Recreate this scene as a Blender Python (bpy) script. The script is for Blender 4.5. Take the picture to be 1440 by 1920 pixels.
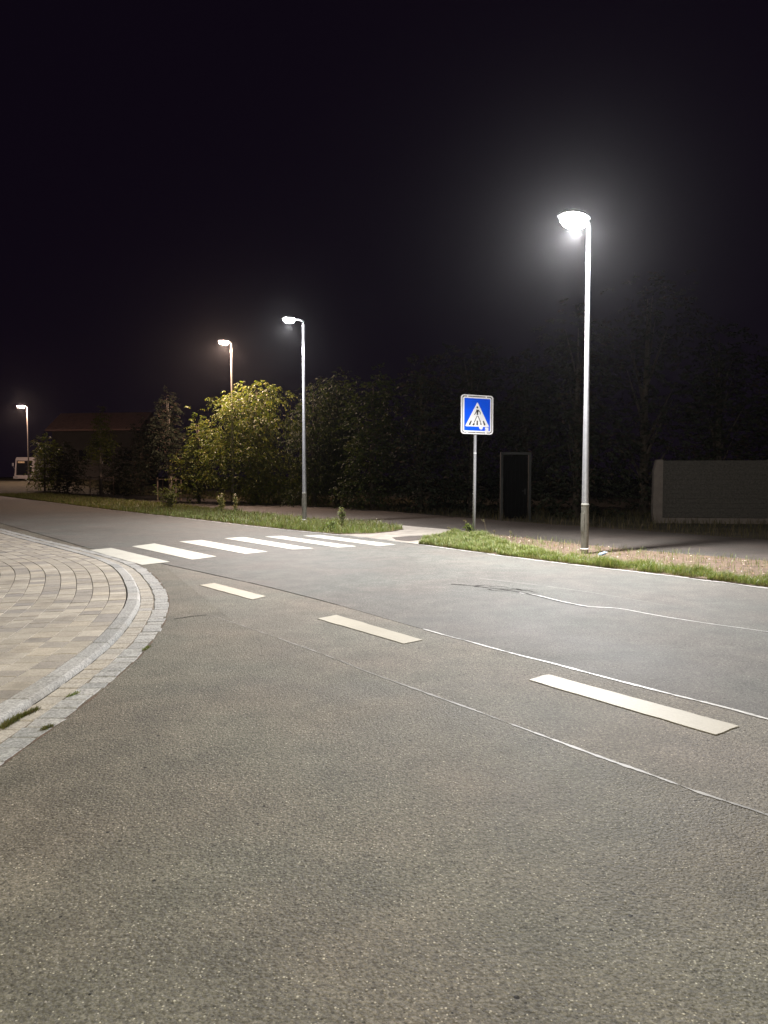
import bpy, math, random
import numpy as np
from mathutils import Vector, Matrix

random.seed(7)
rng = np.random.default_rng(7)
S = bpy.context.scene
COL = S.collection
for o in list(bpy.data.objects):
    bpy.data.objects.remove(o)

# ------------------------------------------------------------------ camera
CAM_H = 1.5
F = 1387.0
PITCH = math.radians(2.77)
cam_d = bpy.data.cameras.new('camera')
cam_d.sensor_fit = 'VERTICAL'
cam_d.sensor_height = 36.0
cam_d.lens = F / 1920 * 36.0
cam_d.clip_start = 0.05
cam_d.clip_end = 1500
cam = bpy.data.objects.new('camera', cam_d)
COL.objects.link(cam)
cam.location = (0, 0, CAM_H)
cam.rotation_euler = (math.radians(90) - PITCH, 0, 0)
S.camera = cam

# ------------------------------------------------------------------ night sky
w = bpy.data.worlds.new('World')
S.world = w
w.use_nodes = True
bg = w.node_tree.nodes['Background']
bg.inputs[0].default_value = (0.00145, 0.0008, 0.0021, 1)
bg.inputs[1].default_value = 1.0

# ------------------------------------------------------------------ exposure
S.view_settings.view_transform = 'Standard'
S.view_settings.look = 'None'
S.view_settings.exposure = 1.3
S.view_settings.gamma = 1.0
S.view_settings.use_curve_mapping = False
S.cycles.sample_clamp_indirect = 4.0
S.cycles.sample_clamp_direct = 0.0
S.cycles.max_bounces = 5
S.cycles.use_light_tree = True

# lamp brightness (W), set here, used by the lamp builder
P_NEAR = 3250.0
P_SECOND = 1600.0
P_OLD = 2000.0
P_BACK = 3350.0
COOL = (1.0, 0.975, 0.97)
WARM = (1.0, 0.70, 0.54)
CREAM = (1.0, 0.935, 0.80)


# ------------------------------------------------------------------ geometry helpers
def gp(px, py, z=0.0):
    """ground point seen in direction (px,py) of the 1440x1920 picture"""
    u = px - 720.0
    v = 960.0 - py
    y = F * math.cos(PITCH) + v * math.sin(PITCH)
    zz = v * math.cos(PITCH) - F * math.sin(PITCH)
    t = (z - CAM_H) / zz
    return (u * t, y * t, z)


def wp(px, py, Y):
    u = px - 720.0
    v = 960.0 - py
    y = F * math.cos(PITCH) + v * math.sin(PITCH)
    zz = v * math.cos(PITCH) - F * math.sin(PITCH)
    t = Y / y
    return Vector((u * t, Y, CAM_H + zz * t))


def smooth01(t):
    t = max(0.0, min(1.0, t))
    return t * t * (3 - 2 * t)


def terrain(x, y):
    """the land rises a little beyond the bend at the far left"""
    return 1.05 * smooth01((y - 52) / 26) * smooth01((-22 - x) / 14)


class MB:
    def __init__(s):
        s.v = []
        s.f = []

    def add(s, vs, fs):
        b = len(s.v)
        s.v.extend([tuple(p) for p in vs])
        s.f.extend([tuple(b + i for i in f) for f in fs])

    def box(s, c, size, M=None):
        x, y, z = size[0] / 2, size[1] / 2, size[2] / 2
        vs = [Vector((sx * x, sy * y, sz * z)) for sz in (-1, 1) for sy in (-1, 1) for sx in (-1, 1)]
        if M is not None:
            vs = [M @ p for p in vs]
        vs = [p + Vector(c) for p in vs]
        s.add(vs, [(0, 2, 3, 1), (4, 5, 7, 6), (0, 1, 5, 4), (2, 6, 7, 3), (0, 4, 6, 2), (1, 3, 7, 5)])

    def tube(s, pts, rad, n=12, caps=True):
        pts = [Vector(p) for p in pts]
        if not hasattr(rad, '__len__'):
            rad = [rad] * len(pts)
        b = len(s.v)
        up = Vector((0, 0, 1))
        for i, p in enumerate(pts):
            d = (pts[min(i + 1, len(pts) - 1)] - pts[max(i - 1, 0)]).normalized()
            ref = up if abs(d.z) < 0.95 else Vector((1, 0, 0))
            a = d.cross(ref).normalized()
            c = d.cross(a).normalized()
            for k in range(n):
                t = 2 * math.pi * k / n
                s.v.append(tuple(p + a * math.cos(t) * rad[i] + c * math.sin(t) * rad[i]))
        for i in range(len(pts) - 1):
            for k in range(n):
                k2 = (k + 1) % n
                s.f.append((b + i * n + k, b + i * n + k2, b + (i + 1) * n + k2, b + (i + 1) * n + k))
        if caps:
            s.f.append(tuple(b + k for k in reversed(range(n))))
            s.f.append(tuple(b + (len(pts) - 1) * n + k for k in range(n)))

    def prism(s, poly, y0, y1):
        """closed outline in local XZ extruded along Y"""
        n = len(poly)
        b = len(s.v)
        for (x, z) in poly:
            s.v.append((x, y0, z))
        for (x, z) in poly:
            s.v.append((x, y1, z))
        s.f.append(tuple(b + i for i in range(n)))
        s.f.append(tuple(b + n + i for i in reversed(range(n))))
        for i in range(n):
            j = (i + 1) % n
            s.f.append((b + j, b + i, b + n + i, b + n + j))

    def ring(s, outer, inner, y0, y1):
        n = len(outer)
        b = len(s.v)
        for y in (y0, y1):
            for pl in (outer, inner):
                for (x, z) in pl:
                    s.v.append((x, y, z))
        O0, I0, O1, I1 = b, b + n, b + 2 * n, b + 3 * n
        for i in range(n):
            j = (i + 1) % n
            s.f.append((O0 + i, O0 + j, I0 + j, I0 + i))
            s.f.append((O1 + j, O1 + i, I1 + i, I1 + j))
            s.f.append((O0 + j, O0 + i, O1 + i, O1 + j))
            s.f.append((I0 + i, I0 + j, I1 + j, I1 + i))

    def mesh(s, name, mat, smooth=False):
        me = bpy.data.meshes.new(name)
        me.from_pydata(s.v, [], s.f)
        me.materials.append(mat)
        if smooth:
            me.shade_smooth()
        me.update()
        return me

    def build(s, name, mat, parent=None, smooth=False):
        return link(name, s.mesh(name, mat, smooth), parent)


def link(name, me, parent=None):
    o = bpy.data.objects.new(name, me)
    COL.objects.link(o)
    if parent is not None:
        o.parent = parent
    return o


def tag(o, label=None, cat=None, group=None, kind=None):
    if label: o['label'] = label
    if cat: o['category'] = cat
    if group: o['group'] = group
    if kind: o['kind'] = kind
    return o


def empty(name, loc, rz=0.0):
    o = bpy.data.objects.new(name, None)
    COL.objects.link(o)
    o.location = loc
    o.rotation_euler = (0, 0, rz)
    o.empty_display_size = 0.3
    return o


def children(o):
    return [c for c in bpy.data.objects if c.parent == o]


def copy_tree(o, parent=None):
    c = o.copy()
    COL.objects.link(c)
    c.parent = parent
    for ch in children(o):
        copy_tree(ch, c)
    return c


def big_mesh(name, V, Fq, mat):
    """fast mesh from numpy arrays; Fq is (n,3) or (n,4)"""
    me = bpy.data.meshes.new(name)
    k = Fq.shape[1]
    me.vertices.add(len(V))
    me.vertices.foreach_set('co', np.ascontiguousarray(V, dtype=np.float32).ravel())
    me.loops.add(len(Fq) * k)
    me.loops.foreach_set('vertex_index', np.ascontiguousarray(Fq, dtype=np.int32).ravel())
    me.polygons.add(len(Fq))
    me.polygons.foreach_set('loop_start', np.arange(0, len(Fq) * k, k, dtype=np.int32))
    me.update(calc_edges=True)
    me.validate()
    me.materials.append(mat)
    return me


# ------------------------------------------------------------------ materials
def new_mat(name):
    m = bpy.data.materials.new(name)
    m.use_nodes = True
    nt = m.node_tree
    return m, nt, nt.nodes['Principled BSDF']


def N(nt, typ, **kw):
    n = nt.nodes.new(typ)
    for k, v in kw.items():
        setattr(n, k, v)
    return n


def ramp(nt, fac, stops, interp='LINEAR'):
    r = N(nt, 'ShaderNodeValToRGB')
    r.color_ramp.interpolation = interp
    el = r.color_ramp.elements
    while len(el) < len(stops):
        el.new(0.5)
    for e, (p, c) in zip(el, stops):
        e.position = p
        e.color = (c[0], c[1], c[2], 1) if hasattr(c, '__len__') else (c, c, c, 1)
    nt.links.new(fac, r.inputs[0])
    return r.outputs[0]


def mixc(nt, fac, a, b, mode='MIX'):
    m = N(nt, 'ShaderNodeMix', data_type='RGBA', blend_type=mode)
    m.clamp_result = False
    for s, v in ((0, fac), (6, a), (7, b)):
        if isinstance(v, (int, float)):
            m.inputs[s].default_value = v if s == 0 else (v, v, v, 1)
        elif isinstance(v, tuple):
            m.inputs[s].default_value = (v[0], v[1], v[2], 1)
        else:
            nt.links.new(v, m.inputs[s])
    return m.outputs[2]


def math_n(nt, op, a, b=None, clamp=False):
    m = N(nt, 'ShaderNodeMath', operation=op)
    m.use_clamp = clamp
    for i, v in enumerate((a, b)):
        if v is None: continue
        if isinstance(v, (int, float)):
            m.inputs[i].default_value = v
        else:
            nt.links.new(v, m.inputs[i])
    return m.outputs[0]


def noise(nt, vec, scale, detail=3, rough=0.55, dist=0.0):
    n = N(nt, 'ShaderNodeTexNoise')
    n.inputs['Scale'].default_value = scale
    n.inputs['Detail'].default_value = detail
    n.inputs['Roughness'].default_value = rough
    n.inputs['Distortion'].default_value = dist
    nt.links.new(vec, n.inputs['Vector'])
    return n.outputs['Fac']


def voro(nt, vec, scale, feature='F1', out='Distance'):
    n = N(nt, 'ShaderNodeTexVoronoi', feature=feature)
    n.inputs['Scale'].default_value = scale
    nt.links.new(vec, n.inputs['Vector'])
    return n.outputs[out]


def bump(nt, h, strength, dist, prev=None):
    b = N(nt, 'ShaderNodeBump')
    b.inputs['Strength'].default_value = strength
    b.inputs['Distance'].default_value = dist
    nt.links.new(h, b.inputs['Height'])
    if prev is not None:
        nt.links.new(prev, b.inputs['Normal'])
    return b.outputs[0]


def world_pos(nt):
    return N(nt, 'ShaderNodeNewGeometry').outputs['Position']


def asphalt(name, dark, mid, light, coarse=1.0, rough=(0.5, 0.8), patch=0.35, spark=0.5, spec=0.5, bs=0.55):
    m, nt, p = new_mat(name)
    pos = world_pos(nt)
    # gritty mix of stone chips and binder
    chips = N(nt, 'ShaderNodeTexVoronoi', feature='F1')
    chips.inputs['Scale'].default_value = 120 / coarse
    nt.links.new(pos, chips.inputs['Vector'])
    chips2 = N(nt, 'ShaderNodeTexVoronoi', feature='F1')
    chips2.inputs['Scale'].default_value = 210 / coarse
    nt.links.new(pos, chips2.inputs['Vector'])
    fine = noise(nt, pos, 70 / coarse, 6, 0.85)
    base = ramp(nt, fine, [(0.36, dark), (0.5, mid), (0.64, light)])
    cr = N(nt, 'ShaderNodeSeparateColor')
    nt.links.new(chips.outputs['Color'], cr.inputs[0])
    # some cells are pale stones, some are dark pits
    pale = ramp(nt, cr.outputs[0], [(0.93, 0.0), (0.985, 1.0)])
    core = ramp(nt, chips.outputs['Distance'], [(0.20, 1.0), (0.42, 0.0)])
    palem = math_n(nt, 'MULTIPLY', math_n(nt, 'MULTIPLY', pale, core), spark * 0.75)
    cr2 = N(nt, 'ShaderNodeSeparateColor')
    nt.links.new(chips2.outputs['Color'], cr2.inputs[0])
    pale2 = math_n(nt, 'MULTIPLY', ramp(nt, cr2.outputs[2], [(0.935, 0.0), (0.985, 1.0)]), ramp(nt, chips2.outputs['Distance'], [(0.2, 1.0), (0.5, 0.0)]))
    palem = math_n(nt, 'MAXIMUM', palem, math_n(nt, 'MULTIPLY', pale2, spark * 0.65))
    pit = ramp(nt, cr.outputs[1], [(0.86, 0.0), (0.95, 1.0)])
    pitm = math_n(nt, 'MULTIPLY', pit, ramp(nt, chips.outputs['Distance'], [(0.25, 1.0), (0.5, 0.0)]))
    c = mixc(nt, palem, base, tuple(min(1, x * 2.6) for x in light))
    c = mixc(nt, math_n(nt, 'MULTIPLY', pitm, 0.65), c, tuple(x * 0.25 for x in dark))
    # every chip has a tone of its own
    c = mixc(nt, 1.0, c, ramp(nt, cr2.outputs[1], [(0.0, 0.72), (1.0, 1.28)]), 'MULTIPLY')
    # polished wheel tracks and old drips
    c = mixc(nt, ramp(nt, noise(nt, pos, 11, 3, 0.6), [(0.66, 0.0), (0.74, 0.5)]), c, tuple(x * 0.7 for x in dark))
    # sparse dark pits and tiny spots of bitumen
    vp = N(nt, 'ShaderNodeTexVoronoi', feature='F1')
    vp.inputs['Scale'].default_value = 13.0
    nt.links.new(pos, vp.inputs['Vector'])
    vps = N(nt, 'ShaderNodeSeparateColor')
    nt.links.new(vp.outputs['Color'], vps.inputs[0])
    rad = math_n(nt, 'MULTIPLY', vps.outputs[0], 0.12)
    hole = math_n(nt, 'LESS_THAN', vp.outputs['Distance'], rad)
    hole = math_n(nt, 'MULTIPLY', hole, math_n(nt, 'GREATER_THAN', vps.outputs[1], 0.6))
    c = mixc(nt, math_n(nt, 'MULTIPLY', hole, 0.95), c, (0.012, 0.011, 0.010))
    # broad wear and blotches
    big = noise(nt, pos, 0.45, 4, 0.6, 0.4)
    med = noise(nt, pos, 3.2, 4, 0.6)
    f1 = ramp(nt, big, [(0.36, 1 - patch), (0.7, 1 + patch * 0.6)])
    f2 = ramp(nt, med, [(0.25, 0.78), (0.75, 1.18)])
    c = mixc(nt, 1.0, c, f1, 'MULTIPLY')
    c = mixc(nt, 1.0, c, f2, 'MULTIPLY')
    # faint green-grey and brown drift
    hue = noise(nt, pos, 0.8, 2)
    tint = ramp(nt, hue, [(0.35, (0.96, 1.0, 0.97)), (0.65, (1.04, 0.99, 0.95))])
    c = mixc(nt, 1.0, c, tint, 'MULTIPLY')
    nt.links.new(c, p.inputs['Base Color'])
    nt.links.new(ramp(nt, math_n(nt, 'ADD', math_n(nt, 'MULTIPLY', fine, 0.5), math_n(nt, 'MULTIPLY', big, 0.5)),
                      [(0.35, rough[0]), (0.65, rough[1])]), p.inputs['Roughness'])
    p.inputs['Specular IOR Level'].default_value = spec
    h1 = math_n(nt, 'MULTIPLY', chips.outputs['Distance'], -1.0)
    h1 = math_n(nt, 'SUBTRACT', h1, math_n(nt, 'MULTIPLY', pitm, 1.0))
    h2 = math_n(nt, 'MULTIPLY', chips2.outputs['Distance'], -0.4)
    h = math_n(nt, 'ADD', h1, h2)
    b = bump(nt, h, bs, 0.005 * coarse)
    b = bump(nt, fine, bs * 0.45, 0.005, b)
    nt.links.new(b, p.inputs['Normal'])
    return m


def simple(name, col, rough=0.6, metal=0.0, var=0.15, scale=6.0, bumps=0.0, bscale=60, bdist=0.002, spec=0.5, obj=False):
    m, nt, p = new_mat(name)
    pos = world_pos(nt) if not obj else N(nt, 'ShaderNodeTexCoord').outputs['Object']
    n = noise(nt, pos, scale, 5, 0.65)
    c = ramp(nt, n, [(0.3, tuple(x * (1 - var) for x in col)), (0.7, tuple(min(1, x * (1 + var)) for x in col))])
    nt.links.new(c, p.inputs['Base Color'])
    p.inputs['Roughness'].default_value = rough
    p.inputs['Metallic'].default_value = metal
    p.inputs['Specular IOR Level'].default_value = spec
    if bumps:
        nt.links.new(bump(nt, noise(nt, pos, bscale, 4, 0.7), bumps, bdist), p.inputs['Normal'])
    return m


def stone_mat(name, cols, rough=0.75, island=True, speck=0.25, bstr=0.5, grain=70, dirt=(0.10, 0.085, 0.06)):
    """a colour picked piece by piece, with grain, specks and dirt"""
    m, nt, p = new_mat(name)
    pos = world_pos(nt)
    oi = N(nt, 'ShaderNodeObjectInfo').outputs['Random']
    gi = N(nt, 'ShaderNodeNewGeometry').outputs['Random Per Island']
    r = math_n(nt, 'FRACT', math_n(nt, 'ADD', oi, gi))
    k = len(cols)
    c = ramp(nt, r, [(i / (k - 1), cc) for i, cc in enumerate(cols)])
    g = noise(nt, pos, grain, 3, 0.7)
    c = mixc(nt, 1.0, c, ramp(nt, g, [(0.3, 1 - speck), (0.7, 1 + speck)]), 'MULTIPLY')
    g2 = noise(nt, pos, 7, 5, 0.7)
    c = mixc(nt, 1.0, c, ramp(nt, g2, [(0.25, 0.80), (0.75, 1.15)]), 'MULTIPLY')
    d = ramp(nt, noise(nt, pos, 1.7, 5, 0.65), [(0.52, 0.0), (0.75, 0.45)])
    c = mixc(nt, d, c, dirt)
    nt.links.new(c, p.inputs['Base Color'])
    p.inputs['Roughness'].default_value = rough
    b = bump(nt, g, bstr, 0.004)
    b = bump(nt, g2, 0.4, 0.008, b)
    nt.links.new(b, p.inputs['Normal'])
    return m


def leaf_mat(name, cols, trans=0.35, rough=0.5):
    m, nt, p = new_mat(name)
    gi = N(nt, 'ShaderNodeNewGeometry').outputs['Random Per Island']
    k = len(cols)
    c = ramp(nt, gi, [(i / (k - 1), cc) for i, cc in enumerate(cols)])
    nt.links.new(c, p.inputs['Base Color'])
    p.inputs['Roughness'].default_value = rough
    p.inputs['Specular IOR Level'].default_value = 0.35
    t = N(nt, 'ShaderNodeBsdfTranslucent')
    nt.links.new(mixc(nt, 1.0, c, (1.2, 1.3, 0.6), 'MULTIPLY'), t.inputs[0])
    mx = N(nt, 'ShaderNodeMixShader')
    mx.inputs[0].default_value = trans
    nt.links.new(p.outputs[0], mx.inputs[1])
    nt.links.new(t.outputs[0], mx.inputs[2])
    nt.links.new(mx.outputs[0], nt.nodes['Material Output'].inputs[0])
    return m


def glow_mat(name, col, strength):
    m, nt, p = new_mat(name)
    p.inputs['Base Color'].default_value = (0.8, 0.8, 0.8, 1)
    p.inputs['Emission Color'].default_value = (*col, 1)
    p.inputs['Emission Strength'].default_value = strength
    return m


M = {}
M['side_asphalt'] = asphalt('side_asphalt', (0.062, 0.057, 0.044), (0.144, 0.133, 0.106), (0.240, 0.224, 0.182),
                            coarse=1.5, rough=(0.62, 0.85), patch=0.3, spark=1.0, spec=0.3, bs=0.7)
M['main_asphalt'] = asphalt('main_asphalt', (0.060, 0.058, 0.052), (0.118, 0.115, 0.106), (0.195, 0.190, 0.176),
                            coarse=1.3, rough=(0.62, 0.84), patch=0.18, spark=0.9, spec=0.26, bs=0.6)
M['strip_asphalt'] = asphalt('strip_asphalt', (0.072, 0.066, 0.055), (0.165, 0.152, 0.128), (0.265, 0.245, 0.206),
                             coarse=1.5, rough=(0.7, 0.88), patch=0.14, spark=1.0, spec=0.3, bs=0.6)
M['path_asphalt'] = asphalt('path_asphalt', (0.036, 0.030, 0.026), (0.055, 0.046, 0.040), (0.082, 0.070, 0.060),
                            coarse=1.0, rough=(0.6, 0.85), patch=0.2, spark=0.4)
M['concrete'] = simple('crossing_concrete', (0.26, 0.235, 0.20), 0.85, var=0.3, scale=2.5, bumps=0.4, bscale=90)
M['gutter_sand'] = simple('gutter_sand', (0.17, 0.145, 0.11), 0.95, var=0.4, scale=11, bumps=0.6, bscale=90)
M['edging'] = simple('edging_concrete', (0.36, 0.34, 0.31), 0.8, var=0.4, scale=9, bumps=0.5, bscale=70)
M['soil'] = simple('soil', (0.115, 0.078, 0.054), 0.95, var=0.5, scale=7, bumps=1.0, bscale=30, bdist=0.02)
M['ground'] = simple('ground_grass', (0.052, 0.044, 0.026), 0.95, var=0.5, scale=1.3, bumps=1.0, bscale=12, bdist=0.05)
M['bed'] = simple('joint_sand', (0.060, 0.052, 0.040), 0.95, var=0.5, scale=15, bumps=0.8, bscale=90, bdist=0.004)
M['paver'] = stone_mat('paver', [(0.34, 0.305, 0.245), (0.40, 0.36, 0.295), (0.27, 0.245, 0.21), (0.44, 0.385, 0.30),
                                 (0.26, 0.24, 0.215), (0.37, 0.33, 0.265), (0.47, 0.425, 0.35)], 0.85)
M['granite'] = stone_mat('granite', [(0.31, 0.31, 0.292), (0.38, 0.372, 0.35), (0.26, 0.263, 0.25), (0.35, 0.34, 0.315)],
                         0.75, speck=0.5, grain=48, bstr=1.0, dirt=(0.27, 0.235, 0.18))
M['sett'] = stone_mat('sett', [(0.36, 0.325, 0.27), (0.33, 0.31, 0.27), (0.39, 0.35, 0.285), (0.34, 0.325, 0.30)],
                      0.85, speck=0.35, grain=50, bstr=1.0, dirt=(0.33, 0.29, 0.23))


def paint_mat(name, col, wear=0.3):
    m, nt, p = new_mat(name)
    pos = world_pos(nt)
    n1 = noise(nt, pos, 55, 5, 0.75)
    n2 = noise(nt, pos, 2.5, 5, 0.65)
    c = ramp(nt, n2, [(0.3, tuple(x * 0.86 for x in col)), (0.7, col)])
    c = mixc(nt, 1.0, c, ramp(nt, n1, [(0.25, 0.86), (0.6, 1.03)]), 'MULTIPLY')
    spots = voro(nt, pos, 45)
    s = math_n(nt, 'MULTIPLY', ramp(nt, spots, [(0.05, 1.0), (0.13, 0.0)]), ramp(nt, n1, [(0.5, 0.0), (0.62, 1.0)]))
    c = mixc(nt, math_n(nt, 'MULTIPLY', s, wear), c, (0.13, 0.12, 0.10))
    nt.links.new(c, p.inputs['Base Color'])
    p.inputs['Roughness'].default_value = 0.62
    b = bump(nt, n1, 0.35, 0.003)
    nt.links.new(b, p.inputs['Normal'])
    return m


M['white_paint'] = paint_mat('white_road_paint', (0.56, 0.55, 0.475))
M['cream_paint'] = paint_mat('cream_road_paint', (0.38, 0.348, 0.265), 0.5)
M['edge_paint'] = paint_mat('worn_edge_paint', (0.30, 0.29, 0.27), 0.9)
M['galv'] = simple('galvanised_steel', (0.42, 0.43, 0.46), 0.45, 0.35, var=0.14, scale=14, bumps=0.15, bscale=80, obj=True)
M['galv_low'] = simple('weathered_steel', (0.23, 0.225, 0.20), 0.6, 0.1, var=0.3, scale=9, bumps=0.2, bscale=80, obj=True)
M['old_pole'] = simple('old_pole_paint', (0.28, 0.25, 0.22), 0.55, 0.1, var=0.2, scale=9, obj=True)
M['housing'] = simple('lamp_housing', (0.22, 0.22, 0.23), 0.45, 0.3, var=0.1, obj=True)
M['white_metal'] = simple('white_sign_metal', (0.90, 0.90, 0.91), 0.4, var=0.04, scale=8, obj=True)
M['sign_blue'] = simple('sign_blue', (0.001, 0.095, 0.90), 0.38, var=0.06, scale=5, obj=True)
M['sign_back'] = simple('sign_back', (0.06, 0.06, 0.065), 0.5, var=0.1, obj=True)
M['black'] = simple('black_print', (0.012, 0.010, 0.014), 0.5, var=0.1, obj=True)
M['sticker'] = simple('sticker', (0.82, 0.84, 0.88), 0.4, var=0.05, scale=30, obj=True)
M['bark'] = simple('bark', (0.085, 0.066, 0.048), 0.9, var=0.4, scale=16, bumps=1.0, bscale=22, bdist=0.02)
M['pale_bark'] = simple('pale_bark', (0.19, 0.16, 0.13), 0.85, var=0.3, scale=16, bumps=0.8, bscale=30, bdist=0.01)
M['stake'] = simple('stake_wood', (0.10, 0.072, 0.052), 0.85, var=0.3, scale=20)
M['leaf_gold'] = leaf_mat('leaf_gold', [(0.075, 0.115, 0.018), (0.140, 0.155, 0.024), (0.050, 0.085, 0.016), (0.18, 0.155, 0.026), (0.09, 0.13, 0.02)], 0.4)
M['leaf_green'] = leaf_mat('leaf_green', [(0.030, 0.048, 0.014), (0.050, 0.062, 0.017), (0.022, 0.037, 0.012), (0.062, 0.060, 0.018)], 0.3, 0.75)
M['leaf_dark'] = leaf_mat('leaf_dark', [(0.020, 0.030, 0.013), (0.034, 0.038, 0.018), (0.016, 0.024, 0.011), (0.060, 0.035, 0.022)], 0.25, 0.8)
M['grass'] = leaf_mat('grass', [(0.125, 0.180, 0.045), (0.175, 0.215, 0.065), (0.080, 0.130, 0.028), (0.25, 0.225, 0.10), (0.140, 0.195, 0.045), (0.34, 0.28, 0.16)], 0.3, 0.45)
M['dry_grass'] = leaf_mat('dry_grass', [(0.11, 0.085, 0.042), (0.06, 0.06, 0.022), (0.15, 0.115, 0.065), (0.05, 0.06, 0.02)], 0.3, 0.6)
M['weed_leaf'] = leaf_mat('weed_leaf', [(0.11, 0.16, 0.04), (0.17, 0.20, 0.06), (0.08, 0.13, 0.03)], 0.35)
M['pale_leaf'] = leaf_mat('pale_leaf', [(0.30, 0.32, 0.13), (0.38, 0.34, 0.15), (0.22, 0.26, 0.09)], 0.4)
M['moss'] = leaf_mat('moss', [(0.075, 0.10, 0.018), (0.12, 0.12, 0.03), (0.15, 0.11, 0.05)], 0.25, 0.7)
M['fallen'] = leaf_mat('fallen_leaf', [(0.42, 0.34, 0.26), (0.60, 0.52, 0.44), (0.25, 0.15, 0.08), (0.16, 0.09, 0.05), (0.35, 0.25, 0.16)], 0.15, 0.7)
M['stone'] = stone_mat('loose_stone', [(0.10, 0.09, 0.08), (0.22, 0.20, 0.17), (0.38, 0.36, 0.32), (0.05, 0.045, 0.04), (0.16, 0.14, 0.12)], 0.7)
M['wall_panel'] = None
M['seal'] = None

# sealing compound in the joints: smooth bitumen, its lamplit sheen painted in as pale colour
m_, nt_, p_ = new_mat('joint_seal')
pos_ = world_pos(nt_)
n_ = noise(nt_, pos_, 24, 4, 0.7)
nt_.links.new(ramp(nt_, n_, [(0.35, (0.50, 0.495, 0.48)), (0.65, (0.72, 0.71, 0.68))]), p_.inputs['Base Color'])
nt_.links.new(ramp(nt_, n_, [(0.35, 0.30), (0.7, 0.50)]), p_.inputs['Roughness'])
nt_.links.new(bump(nt_, n_, 0.3, 0.004), p_.inputs['Normal'])
M['seal'] = m_
M['seal_dull'] = simple('dull_joint_seal', (0.195, 0.186, 0.165), 0.6, var=0.38, scale=5, bumps=0.4, bscale=60)
M['tar'] = simple('black_tar', (0.014, 0.012, 0.011), 0.9, var=0.3, scale=20, spec=0.1)

# noise-barrier wall panel: rough brick-like blocks
m_, nt_, p_ = new_mat('wall_blocks')
tc_ = N(nt_, 'ShaderNodeTexCoord').outputs['Object']
mp_ = N(nt_, 'ShaderNodeMapping')
mp_.inputs['Rotation'].default_value = (math.radians(90), 0, 0)
nt_.links.new(tc_, mp_.inputs[0])
n_ = noise(nt_, tc_, 17, 5, 0.8)
nt_.links.new(ramp(nt_, n_, [(0.3, (0.028, 0.026, 0.023)), (0.7, (0.115, 0.105, 0.092))]), p_.inputs['Base Color'])
p_.inputs['Roughness'].default_value = 0.95
nt_.links.new(bump(nt_, n_, 1.0, 0.02), p_.inputs['Normal'])
M['wall_panel'] = m_
M['post_conc'] = simple('post_concrete', (0.16, 0.135, 0.118), 0.85, var=0.2, scale=5, bumps=0.4, bscale=50)
M['door_wood'] = simple('dark_door', (0.003, 0.003, 0.003), 0.9, spec=0.1, var=0.3, scale=10)
M['gate_metal'] = simple('gate_metal', (0.028, 0.029, 0.027), 0.55, 0.1, var=0.15, scale=10)
M['render'] = simple('barn_render', (0.05, 0.042, 0.036), 0.9, var=0.2, scale=2)
M['vehicle_white'] = simple('vehicle_white', (0.34, 0.31, 0.31), 0.35, var=0.04, obj=True)
M['vehicle_glass'] = simple('vehicle_glass', (0.008, 0.008, 0.012), 0.08, var=0.1, obj=True, spec=0.8)
M['rubber'] = simple('rubber', (0.015, 0.015, 0.015), 0.8, obj=True)
M['chrome'] = simple('mirror_silver', (0.7, 0.7, 0.75), 0.2, 0.7, obj=True)
M['glass_glint'] = simple('painted_glint', (0.55, 0.42, 0.28), 0.5, obj=True)  # pale warm colour for the lamp reflection painted on the windscreen
M['plastic'] = simple('bottle_plastic', (0.35, 0.45, 0.60), 0.15, var=0.1, obj=True)
M['roof_tile'] = stone_mat('roof_tile', [(0.27, 0.165, 0.14), (0.31, 0.185, 0.155), (0.23, 0.14, 0.125)], 0.8)


# ------------------------------------------------------------------ sheets for ground surfaces
def sheet(name, pts, z, mat, kind='structure', parent=None, step=None, skirt=None):
    """flat polygon sheet with a thin edge below it"""
    mb = MB()
    n = len(pts)
    mb.v = [(p[0], p[1], z) for p in pts]
    mb.f = [tuple(range(n))]
    if skirt:
        b = len(mb.v)
        mb.v += [(p[0], p[1], z - skirt) for p in pts]
        for i in range(n):
            j = (i + 1) % n
            mb.f.append((j, i, b + i, b + j))
    me = mb.mesh(name, mat)
    # make sure the face looks up
    if me.polygons[0].normal.z < 0:
        me.flip_normals()
    o = link(name, me, parent)
    if kind:
        o['kind'] = kind
    return o


def P(seq, z=0.0):
    return [Vector(gp(x, y, z)) for x, y in seq]


def resample(pts, step):
    out = [pts[0].copy()]
    acc = 0.0
    for a, b in zip(pts[:-1], pts[1:]):
        L = (b - a).length
        k = max(1, int(L / step))
        for i in range(1, k + 1):
            out.append(a.lerp(b, i / k))
    return out


def smooth_line(pts, it=3):
    for _ in range(it):
        q = [pts[0]]
        for i in range(1, len(pts) - 1):
            q.append((pts[i - 1] + pts[i] * 2 + pts[i + 1]) / 4)
        q.append(pts[-1])
        pts = q
    return pts


def jag(pts, amp, scale=3.0, seed=0.0):
    from mathutils import noise as mn
    out = []
    for p in pts:
        n = mn.noise(Vector((p.x * scale, p.y * scale, seed)))
        n2 = mn.noise(Vector((p.x * scale * 3, p.y * scale * 3, seed + 9)))
        out.append(p + Vector((0.57, 0.82, 0)).cross(Vector((0, 0, 1))) * 0 + Vector((0.82, 0.57, 0)) * amp * (n + 0.5 * n2))
    return out


ROAD_DIR = Vector((-0.60, 0.80, 0)).normalized()
ROAD_N = Vector((-0.80, -0.60, 0)).normalized()     # from the far verge towards the camera side

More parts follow.
